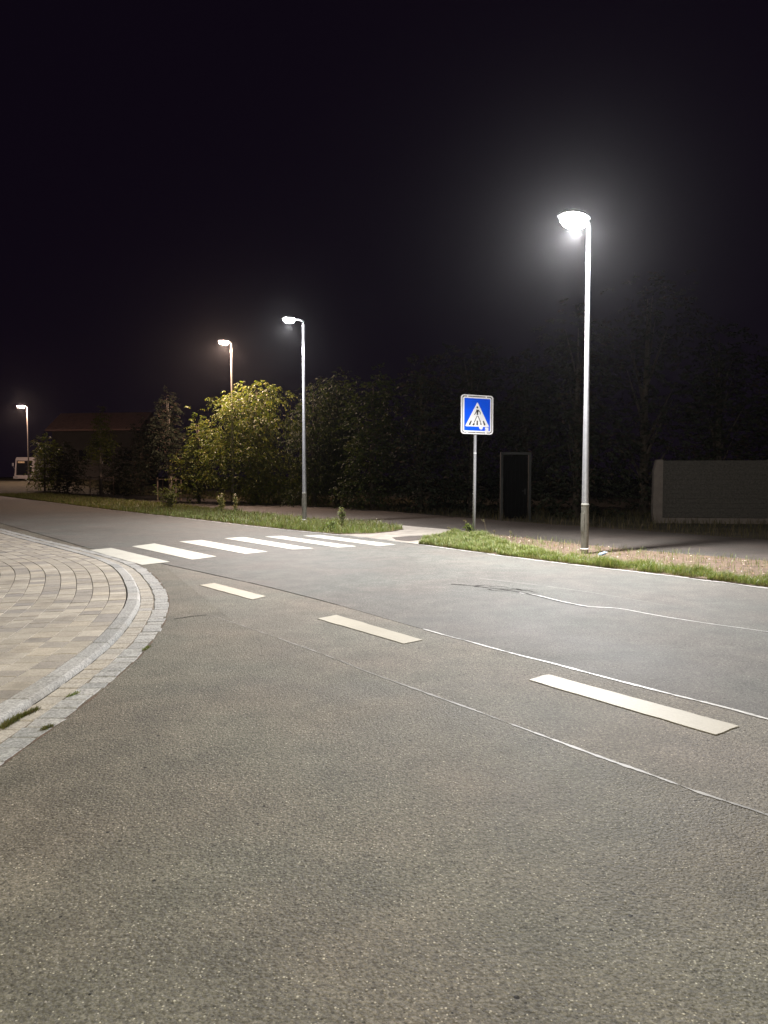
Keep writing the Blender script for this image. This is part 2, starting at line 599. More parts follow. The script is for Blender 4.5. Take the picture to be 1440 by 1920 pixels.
# terrain
mb = MB()
xs = [-400, -200, -120, -90, -70, -60, -52, -46, -40, -36, -32, -28, -24, -20, -10, 0, 20, 60, 150, 400]
ys = [-60, -20, 0, 20, 40, 50, 55, 60, 65, 70, 75, 80, 90, 110, 150, 250, 450]
for y in ys:
    for x in xs:
        mb.v.append((x, y, -0.03 + terrain(x, y)))
for j in range(len(ys) - 1):
    for i in range(len(xs) - 1):
        a = j * len(xs) + i
        mb.f.append((a, a + 1, a + 1 + len(xs), a + len(xs)))
g = mb.build('ground', M['ground'], smooth=True)
g['kind'] = 'structure'

# far edge of the main road
far_px = [(-120, 912), (0, 930), (97, 942), (180, 953), (258, 962), (340, 971), (459, 985), (570, 997), (645, 1003), (720, 1012), (790, 1021),
          (870, 1032), (930, 1041), (1000, 1050), (1100, 1062), (1270, 1080), (1440, 1102), (1640, 1130)]
far_edge = smooth_line(resample(P(far_px), 0.5), 6)
d_end = (far_edge[-1] - far_edge[-8]).normalized()
far_edge += [far_edge[-1] + d_end * k for k in (2, 5, 10, 18, 30)]
near_px = [(-120, 948), (0, 981), (110, 1012), (165, 1028), (303, 1057), (400, 1078), (500, 1100), (640, 1136), (790, 1180), (880, 1203),
           (990, 1235), (1100, 1262), (1250, 1299), (1350, 1327), (1440, 1350), (1640, 1402)]
near_edge = smooth_line(resample(P(near_px), 0.3), 4)
d2 = (near_edge[-1] - near_edge[-10]).normalized()
near_edge += [near_edge[-1] + d2 * k for k in (2, 5, 10, 20, 36)]
seamB_px = [(326, 1161), (365, 1155), (392, 1152), (450, 1172), (520, 1196), (620, 1232), (700, 1264), (800, 1300), (900, 1336), (1000, 1374), (1100, 1411),
            (1200, 1445), (1300, 1483), (1400, 1514), (1470, 1540), (1640, 1605)]
seamB = smooth_line(resample(P(seamB_px), 0.12), 1)

# ---- corner curve: outer edge of the gutter
out_px = [(0, 1430), (47, 1402), (125, 1347), (187, 1297), (225, 1265), (272, 1222), (305, 1175), (320, 1130), (310, 1105), (287, 1077),
          (265, 1061), (237, 1050), (200, 1040), (150, 1028), (75, 1010), (0, 991)]
cp = P(out_px)
cp = [Vector((-2.35, -14, 0)), Vector((-2.15, -6, 0)), Vector((-2.05, 0, 0)), Vector((-2.03, 2.5, 0))] + cp
e = (cp[-1] - cp[-3]).normalized()
cp += [cp[-1] + e * 12, cp[-1] + e * 40]
curve = resample(cp, 0.05)
for _ in range(1):
    curve = smooth_line(curve, 260)
arc = [0.0]
for a, b in zip(curve[:-1], curve[1:]):
    arc.append(arc[-1] + (b - a).length)
arcN = np.array(arc)
cN = np.array([(p.x, p.y) for p in curve])


def cpoint(s, off):
    """point at arc length s, pushed off metres towards the pavement side (left)"""
    x = np.interp(s, arcN, cN[:, 0]); y = np.interp(s, arcN, cN[:, 1])
    x1 = np.interp(s + 0.15, arcN, cN[:, 0]); y1 = np.interp(s + 0.15, arcN, cN[:, 1])
    x0 = np.interp(s - 0.15, arcN, cN[:, 0]); y0 = np.interp(s - 0.15, arcN, cN[:, 1])
    t = Vector((x1 - x0, y1 - y0, 0)).normalized()
    n = Vector((-t.y, t.x, 0))
    return Vector((x, y, 0)) + n * off, t, n


def s_of_y(y):
    return float(np.interp(y, cN[:, 1], arcN))


S0 = s_of_y(-8.0)
S1 = s_of_y(34.0)

# side road surface: everything on the camera's side, up to the gutter
side_poly = [p for p in curve if p.y > -13.5][::6]
side_poly = [cpoint(s, 0.02)[0] for s in np.linspace(s_of_y(-13.5), s_of_y(44), 160)]
side_poly += [Vector((0, 60, 0)), Vector((70, 10, 0)), Vector((70, -40, 0)), Vector((-2.3, -40, 0))]
# keep to the side of the far verge
side_road_pts = [cpoint(s, 0.02)[0] for s in np.linspace(s_of_y(-13.5), s_of_y(30), 140)]
tail = [p for p in far_edge if p.y < 31]
side_road_pts += tail + [Vector((60, -40, 0)), Vector((-2.3, -40, 0))]
side_road = sheet('side_road', side_road_pts, 0.0, M['side_asphalt'])

main_pts = [p for p in far_edge] + [p for p in reversed(near_edge)]
main_road = sheet('main_road', main_pts, 0.004, M['main_asphalt'], skirt=0.003)

# strip between the two sealed joints
seg = [p for p in near_edge if p.x < 12]
ne2 = [p for p in near_edge if gp(303, 1057)[0] < p.x < 9.0]
strip_pts = ne2 + [p for p in reversed(seamB[8:]) if p.x < 9.0]
asphalt_strip = sheet('asphalt_strip', strip_pts, 0.0015, M['strip_asphalt'])

# concrete edging along the far side of the road
def ribbon(name, line, w0, w1, z, mat, parent, thick=0.003, seed=1.0, wvar=0.35):
    from mathutils import noise as mn
    mb = MB()
    n = len(line)
    dense = []
    for a_, b_ in zip(line[:-1], line[1:]):
        kk = max(1, int((b_ - a_).length / 0.03)) if wvar > 0.8 else 1
        dense += [a_.lerp(b_, j_ / kk) for j_ in range(kk)]
    line = dense + [line[-1]]
    n = len(line)
    for i, p in enumerate(line):
        d = (line[min(i + 2, n - 1)] - line[max(i - 2, 0)]).normalized()
        s = Vector((-d.y, d.x, 0))
        k = i / max(1, n - 1)
        nz = 0.6 * mn.noise(Vector((p.x * 2.2, p.y * 2.2, seed))) + 0.5 * mn.noise(Vector((p.x * 9, p.y * 9, seed))) + 0.4 * mn.noise(Vector((p.x * 27, p.y * 27, seed)))
        w = (w0 + (w1 - w0) * k) * max(0.03, 1 + wvar * nz)
        wob = 0.25 * (w0 + w1) * mn.noise(Vector((p.x * 2.5, p.y * 2.5, seed + 5)))
        for q in (-w / 2 + wob, w / 2 + wob):
            mb.v.append((p.x + s.x * q, p.y + s.y * q, z))
    for i in range(n - 1):
        mb.f.append((2 * i, 2 * i + 1, 2 * i + 3, 2 * i + 2))
    me = mb.mesh(name, mat)
    if me.polygons[0].normal.z < 0:
        me.flip_normals()
    return link(name, me, parent)


edge_line = [p + ROAD_N * 0.06 for p in far_edge if p.y < 45]
ribbon('road_edging', edge_line, 0.11, 0.10, 0.010, M['edge_paint'], main_road, wvar=1.2)

# ------------------------------------------------------------------ road markings
def quad_mark(name, corners, mat, z=0.008, parent=None, rj=0.01):
    pts = P(corners)
    dense = []
    for i in range(4):
        a, b = pts[i], pts[(i + 1) % 4]
        k = max(3, int((b - a).length / 0.12))
        for j in range(k):
            q = a.lerp(b, j / k)
            dense.append(q + Vector((random.uniform(-1, 1) * rj * 0.5, random.uniform(-1, 1) * rj * 0.5, 0)))
    o = sheet(name, dense, z, mat, kind=None, parent=parent, skirt=0.003)
    return o


zebra = [[(168, 1032), (209, 1028), (318, 1054), (266, 1060)],
         [(247, 1025), (290, 1019.5), (405, 1044), (360, 1050)],
         [(336, 1016), (378, 1013), (501, 1035), (459, 1039)],
         [(421, 1010), (457, 1007.5), (588, 1029), (547, 1030.5)],
         [(497, 1006.5), (529, 1005.3), (668, 1025), (633, 1027)],
         [(568, 1005), (599, 1003.6), (742, 1021.5), (710, 1024)]]
for q in zebra:
    quad_mark('zebra_stripe', q, M['white_paint'], 0.009, main_road)
for q in [[(374, 1098), (401, 1094), (499, 1119), (473, 1125)],
          [(595, 1161), (631, 1154), (792, 1201), (757, 1208)],
          [(990, 1276), (1028, 1266), (1385, 1363), (1343, 1380)]]:
    quad_mark('lane_dash', q, M['cream_paint'], 0.008, side_road)

# sealed joints and cracks
lineA = [p for p in near_edge if gp(770, 1175)[0] < p.x < 8.5]
o = ribbon('sealed_joint', lineA, 0.026, 0.036, 0.0058, M['seal'], main_road, wvar=1.1)
o['label'] = 'bright sealed joint along the edge of the main road'
lineB = [p for p in seamB if p.x > gp(392, 1152)[0]]
ribbon('sealed_joint', lineB, 0.008, 0.024, 0.0028, M['seal_dull'], side_road, seed=3.0, wvar=2.2)
lineB2 = [p for p in seamB if p.x <= gp(392, 1152)[0]]
ribbon('crack_or_gap_shade', lineB2, 0.012, 0.02, 0.0028, M['tar'], side_road, seed=3.3, wvar=0.9)
lineC = smooth_line(resample(P([(975, 1112), (1010, 1117), (1050, 1128), (1100, 1138), (1160, 1141), (1250, 1158), (1350, 1173), (1460, 1188)]), 0.1), 1)
ribbon('sealed_joint', lineC, 0.04, 0.016, 0.0058, M['seal'], main_road, seed=4.0, wvar=1.0)
lineCd = smooth_line(resample(P([(846, 1096), (880, 1098), (915, 1103), (950, 1107), (985, 1113), (1050, 1129.5), (1100, 1139.5)]), 0.1), 1)
ribbon('crack_or_gap_shade', lineCd, 0.03, 0.02, 0.0065, M['tar'], main_road, seed=5.0, wvar=1.6)
for i in range(9):
    k0 = random.uniform(0, 1)
    x0 = 880 + 95 * k0; y0 = 1099 + 9 * k0 + random.uniform(-3.5, 3.5)
    pts_ = [(x0, y0)]
    for j in range(4):
        pts_.append((pts_[-1][0] + random.uniform(5, 15), pts_[-1][1] + random.uniform(-1.2, 2.4)))
    ribbon('crack_or_gap_shade', resample(P(pts_), 0.05), random.uniform(0.012, 0.04), 0.006, 0.0058, M['tar'], main_road, seed=20.0 + i, wvar=2.0)
lineD = smooth_line(resample(P([(900, 1085), (990, 1095), (1100, 1110), (1200, 1127), (1280, 1142)]), 0.1), 1)
ribbon('sealed_joint', lineD, 0.022, 0.008, 0.0058, M['seal_dull'], main_road, seed=6.0, wvar=1.2)
lineE = [p + Vector((0, 0, 0)) for p in near_edge if gp(303, 1057)[0] <= p.x <= gp(640, 1136)[0]]
ribbon('crack_or_gap_shade', lineE, 0.02, 0.006, 0.0062, M['tar'], main_road, seed=7.0, wvar=1.5)
lineF = [p for p in near_edge if gp(0, 981)[0] <= p.x <= gp(165, 1028)[0]]
ribbon('crack_or_gap_shade', lineF, 0.02, 0.02, 0.0062, M['tar'], main_road, seed=8.0, wvar=0.9)

ribbon('crack_or_gap_shade', [cpoint(s, -0.012)[0] for s in np.arange(s_of_y(3), s_of_y(19), 0.06)], 0.014, 0.014, 0.0018, M['soil'], side_road, seed=12.0, wvar=2.0)  # brown ribbon painting the shadow gap along the gutter edge
# ------------------------------------------------------------------ kerb, gutter and pavement
KTOP = 0.040


def band(name, off0, off1, z0, z1, mat, s0=S0, s1=S1, step=0.15):
    mb = MB()
    k = int((s1 - s0) / step)
    for i in range(k + 1):
        s = s0 + (s1 - s0) * i / k
        a, t, n = cpoint(s, off0)
        b, _, _ = cpoint(s, off1)
        mb.v += [(a.x, a.y, z0), (b.x, b.y, z1)]
    for i in range(k):
        mb.f.append((2 * i, 2 * i + 1, 2 * i + 3, 2 * i + 2))
    me = mb.mesh(name, mat)
    if me.polygons[0].normal.z < 0:
        me.flip_normals()
    o = link(name, me)
    o['kind'] = 'structure'
    return o


gutter = band('gutter', -0.004, 0.318, -0.004, -0.004, M['gutter_sand'])
kerb = band('kerb', 0.325, 0.49, 0.016, 0.016, M['bed'])
NROW = 11
pavement = band('pavement', 0.485, 0.49 + 0.2 * NROW, 0.026, 0.026, M['bed'])


def kerb_piece(s0, s1, o0, o1, z0, z1, topz, cham=0.012, segs=2, rnd=0.003, dz=0.0, round_face=False):
    """one stone that follows the curve; o0 is the road side"""
    mb = MB()
    jo = [random.uniform(-rnd, rnd) for _ in range(4)]
    rings = []
    for i in range(segs + 1):
        k = i / segs
        s = s0 + (s1 - s0) * k
        in_end = (i == 0 or i == segs)
        ds = 0.0
        A = o0 + jo[0] * (1 - k) + jo[1] * k
        B = o1 + jo[2] * (1 - k) + jo[3] * k
        zt = topz + dz
        prof = [(A, z0), (A + 0.002, zt - cham), (A + cham, zt), (B - cham, zt), (B - 0.002, zt - cham), (B, z0)]
        if round_face:
            prof = [(A, z0), (A + 0.004, zt - cham * 2.2), (A + cham * 1.0, zt - cham * 0.6), (A + cham * 2.6, zt), (B - 0.006, zt), (B, z0)]
        if in_end:
            prof = [(a, min(z, zt - 0.004)) for a, z in prof]
        rings.append((s, prof))
    # add inset ring just inside ends so the top edge is softened
    full = [rings[0]]
    e = min(0.01, (s1 - s0) * 0.1)
    zfull = [(a, z) for a, z in (rings[1][1] if segs > 1 else rings[0][1])]
    def mk(s, k):
        A = o0 + jo[0] * (1 - k) + jo[1] * k
        B = o1 + jo[2] * (1 - k) + jo[3] * k
        zt = topz + dz
        if round_face:
            return (s, [(A, z0), (A + 0.004, zt - cham * 2.2), (A + cham * 1.0, zt - cham * 0.6), (A + cham * 2.6, zt), (B - 0.006, zt), (B, z0)])
        return (s, [(A, z0), (A + 0.002, zt - cham), (A + cham, zt), (B - cham, zt), (B - 0.002, zt - cham), (B, z0)])
    full.append(mk(s0 + e, 0.0))
    for i in range(1, segs):
        full.append(mk(s0 + (s1 - s0) * i / segs, i / segs))
    full.append(mk(s1 - e, 1.0))
    full.append(rings[-1])
    for s, prof in full:
        for a, z in prof:
            p, t, n = cpoint(s, a)
            mb.v.append((p.x, p.y, z))
    m = 6
    for i in range(len(full) - 1):
        for j in range(m - 1):
            a = i * m + j
            mb.f.append((a, a + m, a + m + 1, a + 1))
    mb.f.append(tuple(range(m)))
    b = (len(full) - 1) * m
    mb.f.append(tuple(b + j for j in reversed(range(m))))
    return mb


def screen_size(p):
    v = Vector(p) - Vector((0, 0, CAM_H))
    return 1.0 / max(0.2, v.length)


def visible(p):
    y = p.y
    if y < 0.6: return False
    return abs(p.x / y) < 0.60


def lay(parent, name, pieces, mat, limit=295):
    """pieces: list of (MB, centre); the largest in view are objects, the rest one part"""
    pieces = sorted(pieces, key=lambda q: -(screen_size(q[1]) if visible(q[1]) else 0))
    rest = MB()
    for i, (mb, c) in enumerate(pieces):
        if i < limit and visible(c):
            me = mb.mesh(name, mat)
            # keep the origin at the stone
            me.transform(Matrix.Translation(-c))
            o = link(name, me, parent)
            o.location = c
        else:
            rest.add(mb.v, mb.f)
    if rest.v:
        r = rest.build(name, mat, parent)
        r['kind'] = 'stuff'


# kerb stones
pieces = []
s = S0
while s < S1:
    L = random.uniform(0.44, 0.62) if s < s_of_y(9) else random.uniform(0.5, 1.0)
    mb = kerb_piece(s + 0.004, s + L - 0.004, 0.318, 0.474, 0.0, 0, KTOP + 0.004, cham=0.013, segs=3, rnd=0.004,
                    dz=random.uniform(-0.003, 0.003), round_face=True)
    c, _, _ = cpoint(s + L / 2, 0.4)
    pieces.append((mb, c + Vector((0, 0, KTOP))))
    s += L
lay(kerb, 'kerb_stone', pieces, M['granite'])

# gutter stones: grey granite outside, sandy setts inside
pieces = []
s = S0
while s < S1:
    L = random.uniform(0.10, 0.24)
    mb = kerb_piece(s + 0.004, s + L - 0.004, random.uniform(-0.022, 0.010), 0.166 + random.uniform(-0.01, 0.003), -0.02, 0, 0.004, cham=0.007, segs=2, rnd=0.009,
                    dz=random.uniform(-0.003, 0.004))
    c, _, _ = cpoint(s + L / 2, 0.08)
    pieces.append((mb, c))
    s += L
lay(gutter, 'gutter_stone', pieces, M['granite'], 150)
pieces = []
s = S0
while s < S1:
    L = random.uniform(0.10, 0.22)
    mb = kerb_piece(s + 0.003, s + L - 0.003, 0.170, 0.317, -0.02, 0, 0.001, cham=0.005, segs=2, rnd=0.004,
                    dz=random.uniform(-0.002, 0.003))
    c, _, _ = cpoint(s + L / 2, 0.24)
    pieces.append((mb, c))
    s += L
lay(gutter, 'gutter_sett', pieces, M['sett'], 140)

# paving stones: a few shared shapes laid in rows along the curve
def paver_mesh(L, W):
    mb = MB()
    c = 0.002
    x, y = L / 2, W / 2
    top = [(-x + c, -y + c, 0), (x - c, -y + c, 0), (x - c, y - c, 0), (-x + c, y - c, 0)]
    mid = [(-x, -y, -0.005), (x, -y, -0.005), (x, y, -0.005), (-x, y, -0.005)]
    bot = [(-x, -y, -0.03), (x, -y, -0.03), (x, y, -0.03), (-x, y, -0.03)]
    mb.v = top + mid + bot
    mb.f = [(0, 1, 2, 3)]
    for i in range(4):
        j = (i + 1) % 4
        mb.f += [(i + 4, j + 4, j, i), (i + 8, j + 8, j + 4, i + 4)]
    return mb


lens = [0.13, 0.165, 0.20, 0.235, 0.27]
pmesh = [(L, paver_mesh(L - 0.006, 0.1925)) for L in lens]
pshared = [mb.mesh('paving_stone', M['paver']) for _, mb in pmesh]
inst = []
for r in range(NROW):
    off = 0.482 + 0.2 * (r + 0.5)
    s = S0 + random.uniform(0, 0.2)
    while s < S1:
        # inner rows are shorter on the outside of the bend; step by true length at this offset
        k = random.choice([1, 2, 2, 3, 3, 3, 4])
        L = lens[k]
        a, t0, n0 = cpoint(s, off)
        b, t1, n1 = cpoint(s + L, off)
        real = (b - a).length
        ds = L * L / max(real, 1e-3)
        b, t1, n1 = cpoint(s + ds, off)
        c = (a + b) / 2
        t = (b - a).normalized()
        inst.append((k, Vector((c.x, c.y, KTOP + random.uniform(-0.0022, 0.0022))), math.atan2(t.y, t.x),
                     random.uniform(-0.006, 0.006), random.uniform(-0.006, 0.006)))
        s += ds
inst.sort(key=lambda q: -(screen_size(q[1]) * lens[q[0]] ** 0.5 if visible(q[1]) else 0))
rest = MB()
for i, (k, c, a, rx, ry) in enumerate(inst):
    if i < 298:
        o = link('paving_stone', pshared[k], pavement)
        o.location = c
        o.rotation_euler = (rx, ry, a)
    else:
        R = Matrix.Translation(c) @ Matrix.Rotation(a, 4, 'Z') @ Matrix.Rotation(rx, 4, 'X')
        src = pmesh[k][1]
        rest.add([R @ Vector(p) for p in src.v], src.f)
r_ = rest.build('paving_stone', M['paver'], pavement)
r_['kind'] = 'stuff'

# lawn inside the pavement curve
OFFI = 0.482 + 0.2 * NROW
lawn_pts = [cpoint(s, OFFI + 0.01)[0] for s in np.linspace(S0, S1, 120)] + [Vector((-60, 40, 0)), Vector((-60, -30, 0)), Vector((-5, -30, 0))]
lawn = sheet('lawn', lawn_pts, 0.018, M['soil'])

# ------------------------------------------------------------------ far side: verges, crossing path, footpath
foot_near_px = [(-60, 922), (100, 927), (340, 950), (500, 968), (576, 977), (673, 982), (740, 986), (860, 996), (1000, 1012), (1104, 1024.5), (1214, 1035), (1440, 1053), (1640, 1070)]
foot_far_px = [(-60, 914), (100, 918), (340, 933), (451, 940), (590, 950), (740, 960), (870, 971), (1000, 982), (1122, 990), (1245, 999), (1440, 1013), (1640, 1028)]
fn = smooth_line(resample(P(foot_near_px), 0.6), 4)
ff = smooth_line(resample(P(foot_far_px), 0.8), 4)
for L_ in (fn, ff):
    d = (L_[-1] - L_[-6]).normalized()
    L_ += [L_[-1] + d * k for k in (4, 12, 30)]
footpath = sheet('footpath', fn + list(reversed(ff)), 0.012, M['path_asphalt'], skirt=0.03)
foot_edge = [p + Vector((-0.03, -0.04, 0)) for p in fn if p.y < 24]
ribbon('path_edging', foot_edge, 0.07, 0.09, 0.016, M['edging'], footpath, seed=2.0)

def between(line, x0, x1):
    return [p for p in line if x0 <= p.x <= x1]


def at_px_line(line, px):
    """point of a line seen at picture column px"""
    best = min(line, key=lambda p: abs(p.x / p.y * F - (px - 720)))
    return best


# verge 1 (left of the crossing path) and verge 2 (right)
def col(p):
    return 720 + F * p.x / p.y if p.y > 0.5 else 9999 if p.x > 0 else -9999


fe_left = [p for p in far_edge if -100 < col(p) < 640 and p.y > 3]
fn_left = [p for p in fn if -60 < col(p) < 735 and p.y > 3]
verge1_pts = fe_left + P([(645, 1002), (700, 1001), (735, 997), (757, 993)]) + list(reversed(fn_left))
verge1 = sheet('verge', verge1_pts, 0.018, M['soil'], skirt=0.03)
fe_right = [p for p in far_edge if col(p) > 800 or p.y < 3]
fn_right = [p for p in fn if col(p) > 905 or p.y < 3]
verge2_pts = P([(785, 1021)]) + fe_right + list(reversed(fn_right)) + P([(880, 996), (850, 1000), (815, 1010)])
verge2 = sheet('verge', verge2_pts, 0.018, M['soil'], skirt=0.03)
cross_pts = P([(636, 1003), (700, 1001.3), (735, 998), (757, 993.5), (745, 985), (800, 990), (880, 997), (850, 1000.5), (815, 1010), (784, 1021.5), (740, 1015)])
crossing = sheet('crossing_path', cross_pts, 0.014, M['concrete'], skirt=0.02)
crossing_patch = sheet('drain_patch', P([(735, 1009), (770, 1006), (800, 1005), (812, 1008), (795, 1013), (765, 1016), (742, 1013.5)]), 0.018, M['path_asphalt'], kind=None, parent=crossing)

# ------------------------------------------------------------------ grass
def in_poly(px, py, poly):
    n = len(poly)
    inside = np.zeros(len(px), bool)
    j = n - 1
    for i in range(n):
        xi, yi = poly[i][0], poly[i][1]
        xj, yj = poly[j][0], poly[j][1]
        c = ((yi > py) != (yj > py)) & (px < (xj - xi) * (py - yi) / (yj - yi + 1e-12) + xi)
        inside ^= c
        j = i
    return inside


def vnoise(x, y, sc, seed):
    from mathutils import noise as mn
    return np.array([mn.noise(Vector((a * sc, b * sc, seed))) for a, b in zip(x, y)])


def blades(x, y, z, h, wd, lean=0.5):
    """two-segment bent grass blades as triangles"""
    n = len(x)
    a = rng.uniform(0, 2 * np.pi, n)
    b = rng.uniform(0, 2 * np.pi, n)
    l = rng.uniform(0.1, lean, n) * h
    dx, dy = np.cos(a), np.sin(a)
    sx, sy = -dy * wd / 2, dx * wd / 2
    V = np.zeros((n, 5, 3))
    V[:, 0] = np.stack([x - sx, y - sy, z], 1)
    V[:, 1] = np.stack([x + sx, y + sy, z], 1)
    V[:, 2] = np.stack([x - sx * .8 + dx * l * .35, y - sy * .8 + dy * l * .35, z + h * .6], 1)
    V[:, 3] = np.stack([x + sx * .8 + dx * l * .35, y + sy * .8 + dy * l * .35, z + h * .6], 1)
    V[:, 4] = np.stack([x + dx * l, y + dy * l, z + h * rng.uniform(0.75, 1.0, n)], 1)
    base = np.arange(n)[:, None] * 5
    T = np.concatenate([base + np.array([[0, 1, 3]]), base + np.array([[0, 3, 2]]), base + np.array([[2, 3, 4]])], 0)
    return V.reshape(-1, 3), T


def grass_patch(name, poly, n, h0, h1, mat, label, dens=None, z=0.018, width=0.006):
    xs_ = np.array([p[0] for p in poly]); ys_ = np.array([p[1] for p in poly])
    X, Y = [], []
    tot = 0
    while tot < n:
        px = rng.uniform(xs_.min(), xs_.max(), n * 3)
        py = rng.uniform(ys_.min(), ys_.max(), n * 3)
        k = in_poly(px, py, [(p[0], p[1]) for p in poly])
        px, py = px[k], py[k]
        if dens is not None:
            kk = rng.uniform(0, 1, len(px)) < dens(px, py)
            px, py = px[kk], py[kk]
        X.append(px); Y.append(py); tot += len(px)
    X = np.concatenate(X)[:n]; Y = np.concatenate(Y)[:n]
    c = vnoise(X, Y, 2.6, 3.0) + 0.6 * vnoise(X, Y, 9.0, 7.0)
    h = (h0 + (h1 - h0) * np.clip(0.5 + 0.8 * c, 0, 1)) * rng.uniform(0.6, 1.25, n)
    far = np.sqrt(X ** 2 + Y ** 2)
    V, T = blades(X, Y, np.full(n, z) + 0 * X, h, width * np.clip(far / 14, 0.8, 3.0), 0.9)
    if poly is FARPOLY:
        V[:, 2] += np.array([terrain(a, b) for a, b in V[:, :2]])
    o = link(name, big_mesh(name, V, T, mat))
    tag(o, label, 'grass', kind='stuff')
    return o


FARPOLY = None

def cam_bias(px, py):
    d = np.sqrt(px ** 2 + py ** 2)
    return np.clip((16.0 / d) ** 1.6, 0.05, 1)


def visible_dens(px, py):
    v = np.abs(px / np.maximum(py, 0.5)) < 0.62
    return np.where(v, 1.0, 0.06)


# distance from the far road edge decides how grassy verge 2 is (bare soil behind)
fe_arr = np.array([(p.x, p.y) for p in far_edge])

def edge_dist(px, py):
    out = np.empty(len(px))
    for i in range(0, len(px), 4000):
        d = np.sqrt((px[i:i + 4000, None] - fe_arr[None, :, 0]) ** 2 + (py[i:i + 4000, None] - fe_arr[None, :, 1]) ** 2)
        out[i:i + 4000] = d.min(1)
    return out


def dens2(px, py):
    d = edge_dist(px, py)
    colm = 720 + F * px / np.maximum(py, 0.5)
    w = np.interp(colm, [780, 900, 960, 1040, 1150, 1440], [3.0, 2.6, 1.2, 0.62, 0.66, 0.6]) + 0.38 * vnoise(px, py, 1.7, 2.0)
    ok = 1.0 / (1 + np.exp((d - w) / 0.07))
    gap = np.clip(0.62 + 1.7 * vnoise(px, py, 3.2, 11.0), 0.04, 1)
    nearedge = np.clip((d - 0.02) / 0.16, 0.15, 1)
    return np.maximum(ok, 0.015) * gap * nearedge * visible_dens(px, py)


def dens1(px, py):
    d = edge_dist(px, py)
    nearedge = np.clip((d - 0.03) / 0.2, 0.1, 1)
    gap = np.clip(0.8 + 1.0 * vnoise(px, py, 2.5, 21.0), 0.15, 1)
    return cam_bias(px, py) * nearedge * gap * visible_dens(px, py)


v1p = [(p.x, p.y) for p in verge1_pts]
v2p = [(p.x, p.y) for p in verge2_pts if p.y > -2 and p.x < 18]
grass_patch('verge_grass', v2p, 60000, 0.03, 0.18, M['grass'], 'green grass tufts on the verge right of the crossing, around sign and near lamp post', dens2)
grass_patch('verge_grass', v1p, 76000, 0.03, 0.22, M['grass'], 'long green grass on the verge left of the crossing path', dens1, width=0.007)
grass_patch('dry_stalks', v1p, 7000, 0.10, 0.34, M['dry_grass'], 'dry pale stalks standing in the left verge grass', lambda a, b: np.clip(dens1(a, b) * (b > 20), 0, 1), width=0.005)

for vp_, nm_ in ((v2p, 'right verge'), (v1p, 'left verge')):
    grass_patch('dry_fringe', vp_, 9000, 0.015, 0.07, M['moss'], 'brown trodden grass fringe along the road edge of the ' + nm_,
                lambda a, b: np.clip(1.2 - edge_dist(a, b) / 0.22, 0, 1) * visible_dens(a, b), width=0.006)

# rough ground beyond the footpath and the bank at the far left
farpoly = [(p.x - ROAD_N.x * 0.2, p.y - ROAD_N.y * 0.2) for p in ff[:-3:3]] + [(p.x - ROAD_N.x * 9, p.y - ROAD_N.y * 9) for p in reversed(ff[:-3:3])]
FARPOLY = farpoly
grass_patch('rough_grass', farpoly, 30000, 0.12, 0.35, M['dry_grass'], 'rough unmown grass beyond the footpath, almost in the dark', None, z=-0.03, width=0.008)

# fallen leaves and pebbles on the bare soil behind the near lamp post
n = 900
LX, LY = [], []
while len(LX) < n:
    px = rng.uniform(2.0, 14, 4000); py = rng.uniform(4, 22, 4000)
    k = in_poly(px, py, v2p)
    px, py = px[k], py[k]
    d = edge_dist(px, py)
    k = (d > 0.5) & (rng.uniform(0, 1, len(px)) < 0.5)
    LX += list(px[k]); LY += list(py[k])
V = []; T = []
for i in range(n):
    a = random.uniform(0, 6.28); s_ = random.uniform(0.012, 0.035)
    R = Matrix.Rotation(a, 3, 'Z') @ Matrix.Rotation(random.uniform(-0.6, 0.6), 3, 'X')
    q = [Vector((-s_, 0, 0)), Vector((0, -s_ * 0.5, 0.3 * s_)), Vector((s_, 0, 0)), Vector((0, s_ * 0.5, 0.3 * s_))]
    b = len(V)
    for p in q:
        p = R @ p
        V.append((LX[i] + p.x, LY[i] + p.y, 0.026 + p.z + s_ * 0.3))
    T.append((b, b + 1, b + 2, b + 3))
o = link('fallen_leaves', big_mesh('fallen_leaves', np.array(V), np.array(T), M['fallen']))
tag(o, 'fallen pale and brown leaves on the bare soil beside the footpath', 'leaves', kind='stuff')


def pebble_mesh(n, xr, yr, smin, smax, filt=None, z=0.0, mat=None, name='grit'):
    V = []; T = []
    cnt = 0
    while cnt < n:
        x = random.uniform(*xr); y = random.uniform(*yr)
        if filt and not filt(x, y):
            continue
        s_ = smin + (smax - smin) * random.random() ** 3
        b = len(V)
        a = random.uniform(0, 6.28)
        pts = [(1, 0, .0), (.2, .9, .05), (-.9, .3, 0), (-.4, -.8, .0), (.5, -.7, .0), (random.uniform(-.2, .2), random.uniform(-.2, .2), random.uniform(.5, .9))]
        ca, sa = math.cos(a), math.sin(a)
        for (u, v_, w_) in pts:
            u *= random.uniform(.75, 1.1); v_ *= random.uniform(.6, 1.0)
            V.append((x + s_ * (u * ca - v_ * sa), y + s_ * (u * sa + v_ * ca), z + s_ * w_))
        for i in range(5):
            T.append((b + i, b + (i + 1) % 5, b + 5))
        cnt += 1
    return link(name, big_mesh(name, np.array(V), np.array(T), mat))


o = pebble_mesh(1700, (-2.0, 6.0), (1.4, 9.0), 0.0015, 0.0065, lambda x, y: abs(x / y) < 0.6 and x > -1.95, 0.0038, M['stone'], 'road_grit')
tag(o, 'loose grit and tiny stones scattered over the near asphalt', 'grit', kind='stuff')
o = pebble_mesh(500, (2.5, 12), (5, 18), 0.008, 0.025, lambda x, y: bool(in_poly(np.array([x]), np.array([y]), v2p)[0]), 0.018, M['stone'], 'soil_pebbles')
tag(o, 'small stones lying in the bare soil of the right verge', 'pebbles', kind='stuff')


